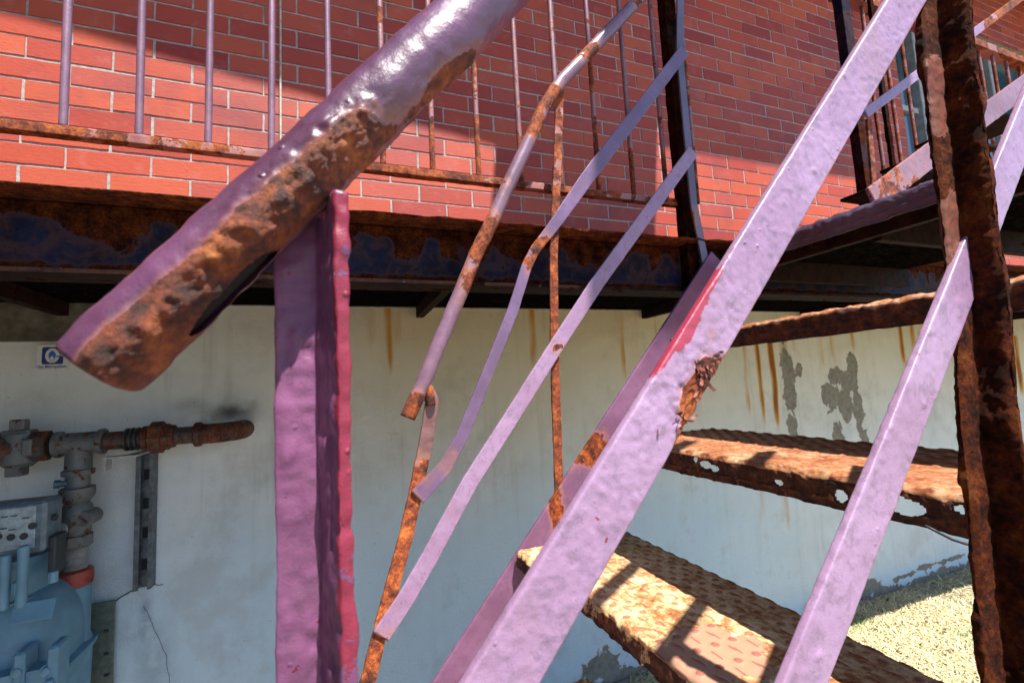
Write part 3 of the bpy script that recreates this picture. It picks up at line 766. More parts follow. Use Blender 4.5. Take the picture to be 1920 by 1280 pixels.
# --- treads
def dia(u, v, p=.030):
    """raised checker pattern; u across, v along (metres) -> 0..1"""
    out = 0
    for off, rot, ra, rb in ((0, 0.1, .24, .18), (.5, 1.45, .40, .075)):
        uu = (u/p+off) % 1-.5; vv = (v/p*.8+off) % 1-.5
        c, s = math.cos(rot), math.sin(rot); a_ = uu*c+vv*s; b_ = -uu*s+vv*c
        out = np.maximum(out, 1-sstep(np.sqrt((a_/ra)**2+(b_/rb)**2), .55, 1.0))
    return out
def make_tread(name, xn, z, depth, y0, y1, seed, holes=None, lip=.040, tilt=0.0, paint=None, base_rust=0.0, raised=.0019, ds=.0028, label=None, lipmask=None, mat=None, du=.0028):
    L = np.array([M3((xn, y0, z)), M3((xn, y1, z))]); D = depth*S; th = .0045; r = .010
    # mid-line profile param u from back edge (0) to lip bottom
    top = D-r; arc = math.pi/2*r; tot = top+arc+lip-r
    nu = int(tot/du)
    u = np.linspace(0, tot, nu)
    def prof(u, off):
        x = np.where(u < top, D-u, np.where(u < top+arc, r-(r+off)*np.sin(np.clip((u-top)/r, 0, math.pi/2)), -off))
        zz = np.where(u < top, off, np.where(u < top+arc, (r+off)*np.cos(np.clip((u-top)/r, 0, math.pi/2))-r, -r-(u-top-arc)))
        x = np.where((u >= top) & (u < top+arc), x, np.where(u < top, D-u, x))
        return np.stack([x, zz], 1)
    ys = np.arange(L[0][1], L[1][1], ds); n = len(ys)
    UU, YY = np.meshgrid(u, ys)                    # n x nu
    # ragged lip end
    rag = 1+.10*fbm(np.stack([YY*0, YY, YY*0+seed], -1), 30, 4, seed)*(UU > top+arc)
    Ps = {}
    for nm, off in (('o', 0.0), ('i', -th)):
        G = prof(UU.ravel()*1.0, off).reshape(n, nu, 2)
        lipz = UU > top+arc
        G[..., 1] = np.where(lipz, -r-(UU-top-arc)*rag, G[..., 1])
        Ps[nm] = G
    W = np.stack([YY*0+seed, YY, UU], -1)
    d_ = dia(UU, YY)
    dsp = raised*d_+.0014*fbm(W, 14, 3, seed)+.0003*fbm(W, 90, 3, seed+3)
    edge = np.exp(-((UU-top-arc/2)/.02)**2)
    dsp += edge*(.0030*fbm(W, 60, 4, seed+9, .65))
    lipn = sstep(UU, top+arc*.5, top+arc)
    dsp += lipn*.0035*fbm(W, 45, 4, seed+5, .6)
    V = []
    for nm, k_ in (('o', 1), ('i', .6)):
        G = Ps[nm]; ang = np.clip((UU-top)/r, 0, math.pi/2)
        nx, nz_ = -np.sin(ang), np.cos(ang)
        X = xn*S+G[..., 0]+nx*dsp*k_; Z = z*S+EYE+G[..., 1]+nz_*dsp*k_+tilt*G[..., 0]
        V.append(np.stack([X, YY, Z], -1).reshape(-1, 3))
    V = np.vstack(V); off = n*nu
    dead = np.zeros((n, nu), bool)
    if holes is not None: dead = holes(UU-(top+arc), YY/S, W)
    F = []
    ii, jj = np.meshgrid(np.arange(n-1), np.arange(nu-1), indexing='ij')
    ok = ~(dead[:-1, :-1] | dead[1:, 1:] | dead[1:, :-1] | dead[:-1, 1:])
    a_ = (ii*nu+jj)[ok]
    F += [tuple(q) for q in np.stack([a_, a_+1, a_+nu+1, a_+nu], 1)[:, ::-1]]
    F += [tuple(q) for q in (np.stack([a_, a_+1, a_+nu+1, a_+nu], 1)+off)]
    bot = np.arange(n-1)*nu+nu-1
    okb = ok[:, -1]
    F += [tuple(q) for q in np.stack([bot, bot+nu, bot+nu+off, bot+off], 1)[okb][:, ::-1]]
    bk = np.arange(n-1)*nu; F += [tuple(q) for q in np.stack([bk, bk+nu, bk+nu+off, bk+off], 1)]
    for row in (0, n-1):
        e = row*nu+np.arange(nu-1); oke = ok[min(row, n-2)]
        q = np.stack([e, e+1, e+1+off, e+off], 1)[oke]; F += [tuple(x) for x in (q if row == 0 else q[:, ::-1])]
    # weld hole rims: join outer and inner shells
    if dead.any():
        okp = np.pad(ok, 1, constant_values=True)
        for di, dj, e0, e1 in ((0, 1, (0, 1), (1, 1)), (0, -1, (0, 0), (1, 0)), (1, 0, (1, 0), (1, 1)), (-1, 0, (0, 0), (0, 1))):
            nb_ = okp[1+di:1+di+ok.shape[0], 1+dj:1+dj+ok.shape[1]]
            s_ = ok & ~nb_
            for i, j in zip(*np.nonzero(s_)):
                p, q = (i+e0[0])*nu+j+e0[1], (i+e1[0])*nu+j+e1[1]; F.append((p, q, q+off, p+off))
    rust = base_rust+.30*lipn-.05+.05*vn(W, 12, seed)+.10*edge*vn(W, 30, seed)
    if lipmask is not None: rust = lipmask(rust, UU, top, arc, YY/S, W)
    prim = np.full_like(UU, -.25) if paint is None else paint(UU, YY/S, W, top, arc)
    A = {'rust': np.tile(rust.ravel(), 2), 'prim': np.tile(prim.ravel(), 2), 'spot': np.tile((d_*(1-lipn)).ravel(), 2)}
    A['rust'][off:] += .3
    o = mesh_obj(name, V, F, mat or TREAD_M, stair, A, True, label)
    return o
Y0, Y1 = .1728, YF-.012
def paint1(U, Y, W, top, arc):
    p = np.full_like(U, -.25)
    d = np.sqrt(((Y-.42)/.085)**2+((U-(top-.045))/.10)**2)
    p = np.maximum(p, .28*(1.25-d))
    e = np.exp(-((U-top-arc*.6)/.014)**2)
    p = np.maximum(p, -.25+.46*e*sstep(vn(W, 11, 6), -.1, .35))
    return p
def paint2(U, Y, W, top, arc):
    e = np.exp(-((U-top-arc*.3)/.010)**2)
    return -.22+.38*e*sstep(vn(W, 14, 2), -.1, .5)
def holes2(u, Y, W):
    f = vn(W, 40, 3)*.5+.35*vn(W, 95, 8); b = np.zeros_like(u, bool)
    def h(y, v, ry, rv):
        return (((Y-y)/ry)**2+((u-v)/rv)**2+f*.9) < 1
    for q in ((.515, .008, .012, .0055), (.531, .003, .006, .005), (.497, .011, .007, .004), (.40, .013, .006, .004), (.33, .014, .006, .006), (.275, .012, .016, .008), (.232, .004, .004, .003)): b |= h(*q)
    return b & (u > -.004)
make_tread('tread', .474, -.108, .235, Y0, .742, 3, holes=holes2, lip=.040, paint=paint2, base_rust=.01, ds=.0018, mat=TREAD_R, du=.0019, label='tread with rust holes eaten through its front lip')
make_tread('tread', .327, -.302, .205, Y0, .805, 8, lip=.036, paint=paint1, base_rust=-.02, label='sunlit tread with a patch of flaking pink paint')
make_tread('tread', .613, .079, .215, Y0, Y1, 13, lip=.040, paint=lambda U, Y, W, t, a: -.20+.36*np.exp(-((U-t-a*.3)/.014)**2)*sstep(vn(W, 9, 2), -.5, .3), base_rust=.12, raised=.0022, mat=TREAD_R)
for kk, (xx, zz) in enumerate(((.18, -.491), (.033, -.680), (-.114, -.869))):
    make_tread('tread', xx, zz, .20, Y0, Y1, 21+kk, lip=.036, base_rust=.02, ds=.005, raised=.002)

make_tread('tread_end', .268, -.270, .060, .655, .7325, 44, lip=.030, ds=.003, label='bent end of a tread sticking out past the stringer')
# --- landing plate at the top of the flight
LZ = .268
def landing_attr(n): return None
o = make_tread('landing_plate', .814, LZ, .62, Y0-.02, .765, 31, lip=.042, base_rust=-.5, raised=.0028, ds=.005,
               paint=lambda U, Y, W, t, a: np.full_like(U, -.3), mat=painted_iron('dark_mauve_plate', (.115, .085, .15), (.08, .05, .09), rust_base=.03, rl=.7))
mb = MB()
mb.box((.835, Y0-.015, LZ-.052), (.850, .76, LZ-.006)); mb.box((.851, .20, LZ-.060), (1.43, .215, LZ-.006)); mb.box((.851, .47, LZ-.058), (1.43, .483, LZ-.007)); mb.box((.851, .74, LZ-.06), (1.43, .755, LZ-.006))
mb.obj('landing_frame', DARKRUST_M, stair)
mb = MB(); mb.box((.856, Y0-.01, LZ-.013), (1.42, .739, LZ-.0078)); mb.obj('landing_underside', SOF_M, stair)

# --- stringers
def shift(p, d): return (p[0]+d[0], p[1], p[2]+d[1])
tA, tB = at(1330, 480, YF), at(820, 1270, YF)
dv = (tA-tB)/np.linalg.norm(tA-tB); nd = np.array([dv[2], 0, -dv[0]])      # down-right normal
SW = .100
top_end = tA+dv*.015; bot_end = tB-dv*((tB[2]-ZG)/dv[2]-.03)
def str_attr(P, s, c):
    z = (P[:, 2]-EYE)/S; x = P[:, 0]/S
    r = -.06+.05*vn(P, 8, 2)
    e = at(1045, 960, YF); r += .36*np.exp(-((x-e[0])/.022)**2-((z-e[2])/.07)**2)
    e = at(1120, 850, YF); r += .40*np.exp(-((x-e[0])/.05)**2-((z-e[2])/.045)**2)
    return {'rust': r, 'prim': -.14+.16*vn(P, 14, 9)}
hw = SW/2
cpath = [bot_end+nd*hw, tB+nd*hw, tA+nd*hw, top_end+nd*hw]
STR_M = painted_iron('mauve_stringer_paint', (.22, .10, .19), (.15, .065, .13), rough=.45, gloss=.05, spec=.3)
sweep('stringer', [p+np.array([0, .006, 0]) for p in cpath], rect(SW*S, .009, .004, .002), STR_M, stair, ds=.006, disp=rd(.0009, 30, 4), attr=str_attr)
dz_n = -.085
npath = [p+np.array([0, YN-YF-.012, dz_n]) for p in cpath]
sweep('stringer', npath, rect(SW*S*.9, .009, .004, .002), STR_M, stair, ds=.006, disp=rd(.0009, 30, 6), attr=lambda P, s, c: {'rust': -.03+.08*vn(P, 8, 2), 'prim': -.14+.1*vn(P, 14, 9)})

# --- near railing -------------------------------------------------------
# handrail pipe
YPI = .165
pc0, pc1 = at(187, 690, YPI), at(910, 3, YPI)
pd = (pc1-pc0)/np.linalg.norm(pc1-pc0)
PR = .0123*S
pend = pc0+pd*(.40)
def pipe_fields(P):
    """s along the axis (FU) and outward unit vector"""
    Pf = (P-np.array([0, 0, EYE]))/S; rel = Pf-pc0; s = rel@pd; rad = rel-s[:, None]*pd; rad /= np.maximum(np.linalg.norm(rad, axis=1), 1e-9)[:, None]
    # angle around: 0 = up-left normal, +90 = towards the viewer side (-y), 180 = down-right
    e2 = np.array([-pd[2], 0, pd[0]])
    ang = np.degrees(np.arctan2(-rad[:, 1], rad@e2))
    return s, ang
def pipe_rust(s, ang):
    band = np.exp(-((ang-(118-10*np.clip(s/.1, 0, 1)))/34)**2)+.0
    along = sstep(s, .135, .100)*(.75+.25*sstep(s, .10, .03))
    low = np.exp(-((np.abs(ang)-165)/36)**2)*.8
    tip = np.exp(-((s-.012)/.016)**2)*np.exp(-((ang-105)/34)**2)*.9
    return band*along, low, tip
def pipe_attr(P, s_, c):
    s, ang = pipe_fields(P); b, l, t = pipe_rust(s, ang)
    r = -.09+.50*b+.42*l*(.6+.4*sstep(vn(P, 18, 3), -.4, .4))+.30*t+.05*vn(P, 35, 7)
    r = np.where(s > .17, r+.10*np.exp(-((ang+12)/22)**2)*sstep(vn(P, 40, 5), -.2, .5), r)
    return {'rust': r, 'prim': -.13+.05*vn(P, 30, 2)+.10*b}
def pipe_disp(P, s_, c):
    s, ang = pipe_fields(P); b, l, t = pipe_rust(s, ang)
    lum = fbm(P, 125, 4, 3, .66); lum2 = np.abs(vn(P, 160, 9))
    d = .0012*fbm(P, 26, 3, 8)+.00055*fbm(P, 110, 3, 5)
    bb = np.clip(b*1.1, 0, 1)
    d += bb*(.0042*lum+.0012*lum2-.0006+.0012*vn(P, 48, 2))+.0012*l*fbm(P, 120, 4, 6)
    # torn cavity
    d -= .0022*np.exp(-((s-.020)/.006)**2-((ang-85)/13)**2)
    d -= .0018*np.exp(-((s-.052)/.007)**2-((ang-62)/8)**2)
    taper = sstep(s, .008, -.004); d -= .0009*taper
    return np.maximum(d, -.0017)
def pipe_cull(P, s_, c, J):
    s, ang = pipe_fields(P); f = vn(P, 90, 4)
    return ((((s-.040)/.018)**2+((np.where(ang < 0, ang+360, ang)-168)/20)**2+.6*f) < 1) & (s > .01) & (s < .07) & (np.abs(ang) > 130)
Np = 168
def pipe():
    ds = .0014; start = pc0+pd*.001; pth = [start, pend, pend+pd*.5]
    n0 = circ(PR, Np)
    o = sweep('handrail', [start, pend], n0, PIPE_M, stair, ds=ds, disp=pipe_disp, attr=pipe_attr, cull=pipe_cull, label='thick handrail pipe ending in a lumpy rusted tip')
    # rounded, slanting cap at the lower end
    me = o.data; base = base_of(stair); V = np.array([v.co[:] for v in me.vertices])+base
    ring = V[:Np]; c = ring.mean(0); W = []; F = []
    K = 12; rings = [ring]
    for k in range(1, K+1):
        t = k/K; sc = math.cos(t*math.pi/2)**.45 if k < K else 0
        push = -.0028*math.sin(t*math.pi/2)
        R = c+(ring-c)*sc+(pd*push)[None]
        R = R+pd[None]*(.0007*fbm(R, 110, 3, 5))[:, None]
        rings.append(R)
    V2 = np.vstack(rings)
    for k in range(K):
        for j in range(Np):
            a_, b_ = k*Np+j, k*Np+(j+1) % Np; F.append((a_, a_+Np, b_+Np, b_))
    A = pipe_attr(V2, None, None)
    mesh_obj('pipe_end', V2, F, PIPE_M, o, A, True)
    # the pipe interior behind the torn hole
    k = circ(PR*.845, 48)
    sweep('pipe_bore', [pc0+pd*.004, pc0+pd*.30], k, simple('pipe_inside', (.012, .008, .006), .9), o, ds=.02)
    # upper run of the same rail, above the frame
    sweep('handrail', [pend, pend+pd*.75], circ(PR, 64), PIPE_M, stair, ds=.004, disp=pipe_disp, attr=pipe_attr, label='upper run of the thick handrail pipe')
pipe()
# weld blob where the post meets the pipe
# first post (angle iron)
corner = at(598, 900, YN)
zt_p = at(640, 368, YN-.02)[2]
xo = corner[0]
A_w, tt = .0140*S, .0050*S
bt = (.0066*S, -.025*S)
sec1 = closed_section([(0, 0), (-A_w, 0.0), (-A_w, tt), (.0075, tt), (bt[0]+.0050, bt[1]+.0010), (bt[0], bt[1])], .0011, .0011)
def p1_attr(P, s, c):
    x, y = c[:, 0], c[:, 1]
    endf = sstep(y, bt[1]+.006, bt[1]+.002)
    left = sstep(x, -A_w+.0022, -A_w)
    return {'rust': -.13+.10*vn(P, 14, 5)*left, 'prim': -.30+.47*endf+.26*left+.15*vn(P, 9, 8)*(endf+left)}
def p1_disp(P, s, c):
    x, y = c[:, 0], c[:, 1]; endf = sstep(y, bt[1]+.010, bt[1]+.0)
    rim = sstep(x, -A_w+.0035, -A_w+.0005)
    d = .0009*fbm(P, 30, 3, 2)+(1-.6*rim)*(.0009*fbm(P*np.array([1, 1, .8]), 95, 4, 12, .6)+.0026*np.clip(vn(P*np.array([1, 1, .55]), 115, 4)-.25, 0, 1)+.0004*vn(P, 260, 7))
    d += endf*(.0006*fbm(P, 60, 3, 3)+.0015*np.clip(vn(P, 40, 23)-.4, 0, 1))
    pit = np.clip(vn(P, 120, 31)-.5, 0, 1); return d-.002*pit
lean = at(560, 1280, YN)[0]-at(545, 900, YN)[0]
P1_path = [(xo+.003, YN, ZG+.02), (xo+.001, YN, -.3), (xo, YN, -.03), (xo, YN, zt_p)]
sweep('newel_post', P1_path, sec1, POST_M, stair, e1=(1, 0, 0), e2=(0, 1, 0), ds=.0016, disp=p1_disp, attr=p1_attr, label='magenta angle iron post under the end of the thick handrail')

# second post (rust-eaten angle iron)
c2 = [at(p, q, YN) for p, q in ((1752, -60), (1760, 60), (1782, 260), (1803, 430), (1829, 640), (1836, 790), (1860, 1000), (1878, 1200), (1886, 1290))]
# keep it physically straight-ish: use the surveyed edge, extended
c2 = [tuple(p) for p in c2]
dlow = np.array(c2[-1])-np.array(c2[-3]); dlow /= np.linalg.norm(dlow)
dup_ = np.array(c2[0])-np.array(c2[2]); dup_ /= np.linalg.norm(dup_)
c2 = [tuple(np.array(c2[0])+dup_*.01)]+c2+[tuple(np.array(c2[-1])+dlow*.30), (c2[-1][0]-.02, YN, ZG+.02)]
# strip width of the leg that faces out, depth of the leg that points out
AW, BD, T2 = .0200*S, .0195*S, .0052*S
sec2 = closed_section([(0, 0), (-AW, 0), (-AW, T2), (T2*1.1, T2), (T2*1.1, -BD), (0, -BD)], .0012, .0013)
def p2_attr(P, s, c):
    z = (P[:, 2]-EYE)/S
    face = (c[:, 0] < -.002) & (c[:, 1] < .003)
    r = .12+.12*vn(P, 10, 3)
    r = np.where(face, .06+.20*sstep(vn(P, 16, 14), -.2, .35)+.10*np.exp(-((z-.02)/.05)**2), r)
    r = np.where(face, r, .34)
    return {'rust': r, 'prim': 0*z-.1}
def p2_disp(P, s, c):
    tip = sstep(c[:, 1], -BD+.006, -BD)
    d = .0016*fbm(P, 20, 3, 2)+.0018*fbm(P, 70, 4, 7, .6)+.0007*fbm(P, 220, 3, 9)
    lf = sstep(c[:, 0], -AW+.006, -AW)
    d -= lf*np.clip(.001+.0045*vn(P, 26, 41), -.001, .005)
    d -= tip*np.clip(.002+.004*vn(P, 34, 51), -.001, .005)
    return d
POST2_M = painted_iron('rust_eaten_post', (.26, .10, .075), (.18, .06, .045), rust_base=.05, rough=.5, rl=.30, gloss=.1, spec=.15, nscale=34)
sweep('post', c2, sec2, POST2_M, stair, e1=(1, 0, 0), e2=(0, 1, 0), ds=.0018, smooth=30, disp=p2_disp, attr=p2_attr, label='rust eaten angle iron post at the right of the stair')

# flat bars
def line_at(pts, y): return [at(p, q, y) for p, q in pts]
a0, a1 = line_at([(937, 1280), (1698, 0)], YN)
ad = (a1-a0)/np.linalg.norm(a1-a0)
k0 = (a0[0]-xo)/ad[0]
Apath = [a0-ad*k0*.97, a0, a1, a1+ad*.36]
BW_A = .0283*S
def rust_spot(x, z, cx, cz, r, amp): return amp*np.exp(-((x-cx)**2+(z-cz)**2)/r**2)
spA = at(1312, 690, YN); spB = at(1285, 760, YN); spC = at(1330, 640, YN)
def barA_attr(P, s, c):
    x, z = P[:, 0]/S, (P[:, 2]-EYE)/S; w = c[:, 0]/(BW_A/2)      # w=+1: upper-left edge
    fr = c[:, 1] < 0
    r = -.12+.05*vn(P, 12, 4)
    r = r+rust_spot(x, z, spB[0]+.004, spB[2], .013, .46)+rust_spot(x, z, spA[0]+.004, spA[2], .011, .40)+rust_spot(x, z, spC[0], spC[2]+.004, .006, .24)
    r = r+.28*sstep(w, -.72, -1.0)*(.7+.5*vn(P, 25, 5))
    edge = sstep(w, .80, .98)
    p = -.30+.37*edge*(.62+.55*vn(P, 24, 6))
    u_ = np.array([x-spA[0], z-spA[2]]).T@np.array([ad[0], ad[2]])
    zone = np.exp(-((u_-.012)/.05)**2)
    p = p+.52*zone*sstep(w, .15, .8)+.28*np.exp(-((u_-.004)/.014)**2-((w-.05)/.55)**2)
    return {'rust': r, 'prim': p}
def barA_disp(P, s, c):
    x, z = P[:, 0]/S, (P[:, 2]-EYE)/S
    kf = .22+.78*sstep(1-np.abs(c[:, 0])/(BW_A/2), .0, .10)
    d = kf*(.0007*fbm(P, 22, 3, 12)+.0006*fbm(P, 110, 5, 5, .62)+.0022*np.clip(vn(P, 150, 6)-.50, 0, 1)+.00025*vn(P, 330, 3))
    m = rust_spot(x, z, spB[0], spB[2], .014, 1)+rust_spot(x, z, spA[0]+.003, spA[2], .010, 1)
    return d+m*(.0035*fbm(P, 130, 4, 8, .65)-.0008)
sweep('rail_bar', Apath, rect(BW_A, .0062, .0013, .0016), LILAC, stair, ds=.0014, disp=barA_disp, attr=barA_attr, label='wide lilac flat bar with red peeling edge and flaked rust patch')
b0, b1 = line_at([(1502, 1280), (1757, 640)], YN)
bd_ = (b1-b0)/np.linalg.norm(b1-b0)
Bpath = [b0-bd_*.30, b0, b1, b1+bd_*.32]
def barB_attr(P, s, c):
    w = c[:, 0]/(BW_A/2); z = (P[:, 2]-EYE)/S; e = at(1765, 620, YN)
    r = -.13+.05*vn(P, 12, 4)+.28*sstep(w, -.75, -1.0)*(.7+.5*vn(P, 25, 5))+.25*np.exp(-((P[:, 0]/S-e[0]-.008)/.012)**2-((z-e[2])/.03)**2)
    return {'rust': r, 'prim': -.30+.36*sstep(w, .82, .98)*(.55+.6*vn(P, 26, 6))}
sweep('rail_bar', Bpath, rect(BW_A, .0062, .0016, .0016), LILAC, stair, ds=.002, disp=lambda P, s, c: (.22+.78*sstep(1-np.abs(c[:, 0])/(BW_A/2), .0, .10))*(.0007*fbm(P, 22, 3, 2)+.0006*fbm(P, 110, 5, 9, .6)+.0022*np.clip(vn(P, 150, 3)-.50, 0, 1)), attr=barB_attr, label='lower lilac flat bar meeting the rust eaten post')

# curled flakes of paint on the wide bar
fl = MB(); rng2 = np.random.default_rng(9)
FLK = simple('paint_flake', (.26, .07, .05), .6, 0, 80, .5)
for cpt, n, spread in ((spA, 13, .0065), (spB, 12, .008)):
    for k_ in range(n):
        ce = M3(cpt+np.array([rng2.normal(0, spread*.45), -.0028-.0006*rng2.random(), 0])+ad*rng2.normal(0, spread)); ln, wd_ = rng2.uniform(.002, .010), rng2.uniform(.0006, .0022)
        A3 = Matrix.Rotation(rng2.uniform(0, 6.28), 3, 'Y') @ Matrix.Rotation(rng2.uniform(-1.0, 1.0), 3, 'X')
        pts = []
        for i in range(5):
            t = i/4-.5; cur = .9*ln*(t*t)
            for sg in (-1, 1): pts.append(np.array(A3 @ Vector((t*ln, -cur, sg*wd_*(.5+.2*rng2.random())))) + ce)
        fl.add(pts, [(2*i, 2*i+1, 2*i+3, 2*i+2) for i in range(4)])
fl.obj('paint_flakes', FLK, [o for o in stair.children if o.get('label', '').startswith('wide lilac')][0], smooth=True)

# --- far railing --------------------------------------------------------
FR = .0125*S
def far_attr(spots, base=-.05, a=.08, sd=3):
    def f(P, s, c):
        x, z = P[:, 0]/S, (P[:, 2]-EYE)/S; r = base+a*vn(P, 10, sd)
        for (px, py, rad, amp) in spots:
            q = at(px, py, YF); r = r+amp*np.exp(-((x-q[0])**2+(z-q[2])**2)/rad**2)
        return {'rust': r, 'prim': 0*x-.12}
    return f
hp = line_at([(1262, -80), (1200, -3), (1150, 50), (1100, 103), (1050, 155), (1018, 205), (985, 280), (945, 365), (925, 410), (893, 475), (865, 545), (825, 640), (795, 715), (764, 783)], YF)
def far_pipe_scale(t): return 1+.03*np.sin(t*40)
sweep('handrail', hp, circ(FR, 28), THIN_M, stair, ds=.004, smooth=2, disp=rd(.0010, 40, 5),
      attr=far_attr([(1100, 100, .03, .12), (870, 530, .06, .14), (1030, 185, .05, .34), (1000, 245, .035, .22), (905, 455, .05, .3), (1190, 10, .03, .2), (945, 340, .02, .2), (775, 765, .03, .2)], base=.0, a=.12, sd=8), label='bent far handrail pipe with an open lower end')
FB = .0270*S
FARB = painted_iron('plum_bar_paint', (.19, .11, .22), (.13, .075, .15), rough=.42)
def farbar(name, pts, w, spots, base=-.06, mat=LILAC, y=YF, t=.0052, extra=None, sd=1, label=None, disp=None, widths=None):
    pth = line_at(pts, y); Q, tl = resample(np.array([M3(p) for p in pth]), .004, 2)
    sec = rect(w, t, .003, .0013)
    if widths is not None:
        f = np.interp(np.linspace(0, 1, len(Q)), widths[0], widths[1]); sc = np.tile(sec[None], (len(Q), 1, 1)); sc[:, :, 0] *= f[:, None]; sec = sc
    return sweep(name, Q, sec, mat, stair, ds=.004, fu=False, disp=disp or rd(.0007, 45, sd), attr=far_attr(spots, base, .07, sd), label=label) if widths is None else \
        _sw(name, Q, sec, mat, disp or rd(.0007, 45, sd), far_attr(spots, base, .07, sd), label)
def _sw(name, Q, sec, mat, disp, attr, label):
    ds = np.linalg.norm(np.diff(Q, axis=0), axis=1).sum()/(len(Q)-1)
    # keep the station count identical to the section stack
    n = len(Q); Qr, _ = resample(Q, ds*1.0000001, 0)
    sec = sec[:len(Qr)] if len(Qr) <= len(sec) else np.concatenate([sec, np.repeat(sec[-1:], len(Qr)-len(sec), 0)])
    return sweep(name, Q, sec, mat, stair, ds=ds*1.0000001, fu=False, disp=disp, attr=attr, label=label)
farbar('rail_bar', [(1283, 95), (1200, 205), (1100, 335), (1042, 418), (1003, 468), (987, 500), (962, 580), (925, 672), (893, 752), (862, 825), (832, 878), (808, 905), (782, 932)], FB,
       [(1010, 460, .05, .30), (990, 500, .03, .2), (850, 850, .03, .14), (790, 925, .04, .12)], sd=4, mat=FARB, label='upper far flat bar, kinked and twisted in the middle', widths=([0, .36, .44, .55, .9, 1], [1.0, 1.05, .95, .70, .78, 1.0]))
farbar('rail_bar', [(1299, 284), (1200, 420), (1120, 530), (1045, 645), (960, 780), (880, 905), (805, 1045), (762, 1120), (714, 1192)], FB*1.02,
       [(1045, 655, .018, .22), (1130, 520, .05, .12), (705, 1205, .03, .25)], sd=6, label='lower far flat bar sloping in front of the pale wall')
mb = MB()
sweep('weld_stub', line_at([(788, 712), (800, 722), (806, 742), (808, 760)], YF), circ(.0095, 16), THIN_M, stair, ds=.004, smooth=2, disp=rd(.0015, 60, 4), attr=far_attr([(808, 760, .03, .3)], .02))
# posts of the far railing
farbar('post', [(1050, 160), (1044, 330), (1038, 470), (1039, 640), (1044, 800), (1050, 985), (1052, 1010)], .0165*S,
       [(1040, 250, .12, .2), (1039, 560, .16, .3), (1045, 880, .18, .3), (1038, 470, .08, .25)], base=.05, mat=RAILM, y=YF+.006, sd=9, disp=rd(.0015, 50, 3), label='thin orange rusted middle post of the far railing')
footp = line_at([(800, 728), (810, 752), (798, 830), (782, 910), (762, 1000), (735, 1100), (708, 1200), (686, 1290)], YF+.006)
fd = footp[-1]-footp[-2]; fd /= np.linalg.norm(fd)
footp += [footp[-1]+fd*.16, np.array([footp[-1][0]-.05, YF+.006, ZG+.01])]
sweep('post', footp, rect(.0215*S, .009, .0025, .0015), painted_iron('peeling_orange_post', (.24, .12, .13), (.18, .08, .08), rust_base=.04, rl=1.25), stair, ds=.003, smooth=2,
      disp=lambda P, s, c: .0016*fbm(P, 55, 4, 6, .6), attr=far_attr([(770, 980, .10, .35), (735, 1100, .12, .35), (700, 1230, .1, .35), (795, 830, .05, -.06)], .02, .12, 5), label='peeling orange foot post of the far railing')
farbar('post', [(1276, -60), (1274, 100), (1283, 200), (1300, 380), (1322, 492)], .0185*S, [(1300, 400, .05, .1)], base=-.03, mat=painted_iron('slate_mauve_post', (.13, .10, .17), (.09, .07, .11), rough=.4), y=YF+.008, sd=12, label='dark mauve top post of the far railing')

# thin wire hanging under the second tread
w0, w1 = at(1735, 985, .22), at(1834, 1026, .20)
o = sweep('wire', [w0, (w0+w1)/2+np.array([0, 0, -.002]), w1, w1+np.array([.05, 0, .01])], circ(.0012, 8), DARKM, None, ds=.01)
tag(o, 'thin dark wire hanging below the tread with holes', 'wire')

# ------------------------------------------------------------------ upper flight, beyond the landing
up = thing('upper_staircase', (1.0, .55, LZ), 'second flight of rusty steps rising from the landing behind the rust eaten post', 'staircase')
YU = .56
def upattr(base): return lambda P, s, c: {'rust': base+.1*vn(P, 12, 3), 'prim': 0*P[:, 0]-.1}
u0, u1, u2 = at(1640, 372, YU), at(1752, 285, YU), at(1925, 158, YU)
ud = (u2-u0)/np.linalg.norm(u2-u0)
sweep('stringer', [u0-ud*.01, u1, u2, u2+ud*.7], rect(.052*S, .008, .003, .002), painted_iron('upper_stringer', (.30, .15, .20), (.22, .10, .12), rust_base=.03, rl=1.1), up, ds=.005, disp=rd(.0018, 50, 3), attr=lambda P, s, c: {'rust': .16*sstep(P[:, 0]/S, at(1800, 250, YU)[0], u0[0])+.06*vn(P, 25, 3), 'prim': 0*P[:, 0]-.1})
r0, r1 = at(1622, 213, YU), at(1905, 3, YU)
rdv = (r1-r0)/np.linalg.norm(r1-r0)
sweep('rail_bar', [r0, r1, r1+rdv*.6], rect(.020*S, .005, .003, .001), LILAC, up, ds=.005, disp=rd(.0006, 50, 3), attr=lambda P, s, c: {'rust': -.06+.3*sstep(P[:, 0]/S, at(1830, 60, YU)[0], at(1850, 40, YU)[0]), 'prim': 0*P[:, 0]-.1})
p0_, p1_ = at(1628, 225, YU+.004), at(1640, 372, YU+.004)
sweep('post', [p0_, p1_], rect(.0135*S, .006, .003, .001), RAILM, up, ds=.004, disp=rd(.0012, 50, 3), attr=upattr(.25))
for i in range(3):
    q = u0+ud*(.22+.2*i)
    mb = MB(); mb.box((q[0], YU+.008, q[2]-.02), (q[0]+.16, .745, q[2]-.012), .001); mb.obj('tread', DARKRUST_M, up)

# ------------------------------------------------------------------ gas pipework
YP = 1.345
gp = thing('gas_pipework', at(145, 1090, YP), 'rusty gas pipe, tee and shut-off valve entering the stucco wall above the meter', 'gas pipe')
zc = at(260, 822, YP)[2]
def X(px, y=YP, py=822): return at(px, py, y)[0]*S
Yp = YP*S; Zc = zc*S+EYE
def hpipe(x0, x1, prof, n=28, sc=(1, 1)):
    mb = MB(); mb.lathe((x0, Yp, Zc), (1, 0, 0), prof, n, sc); return mb
r_p = .0255
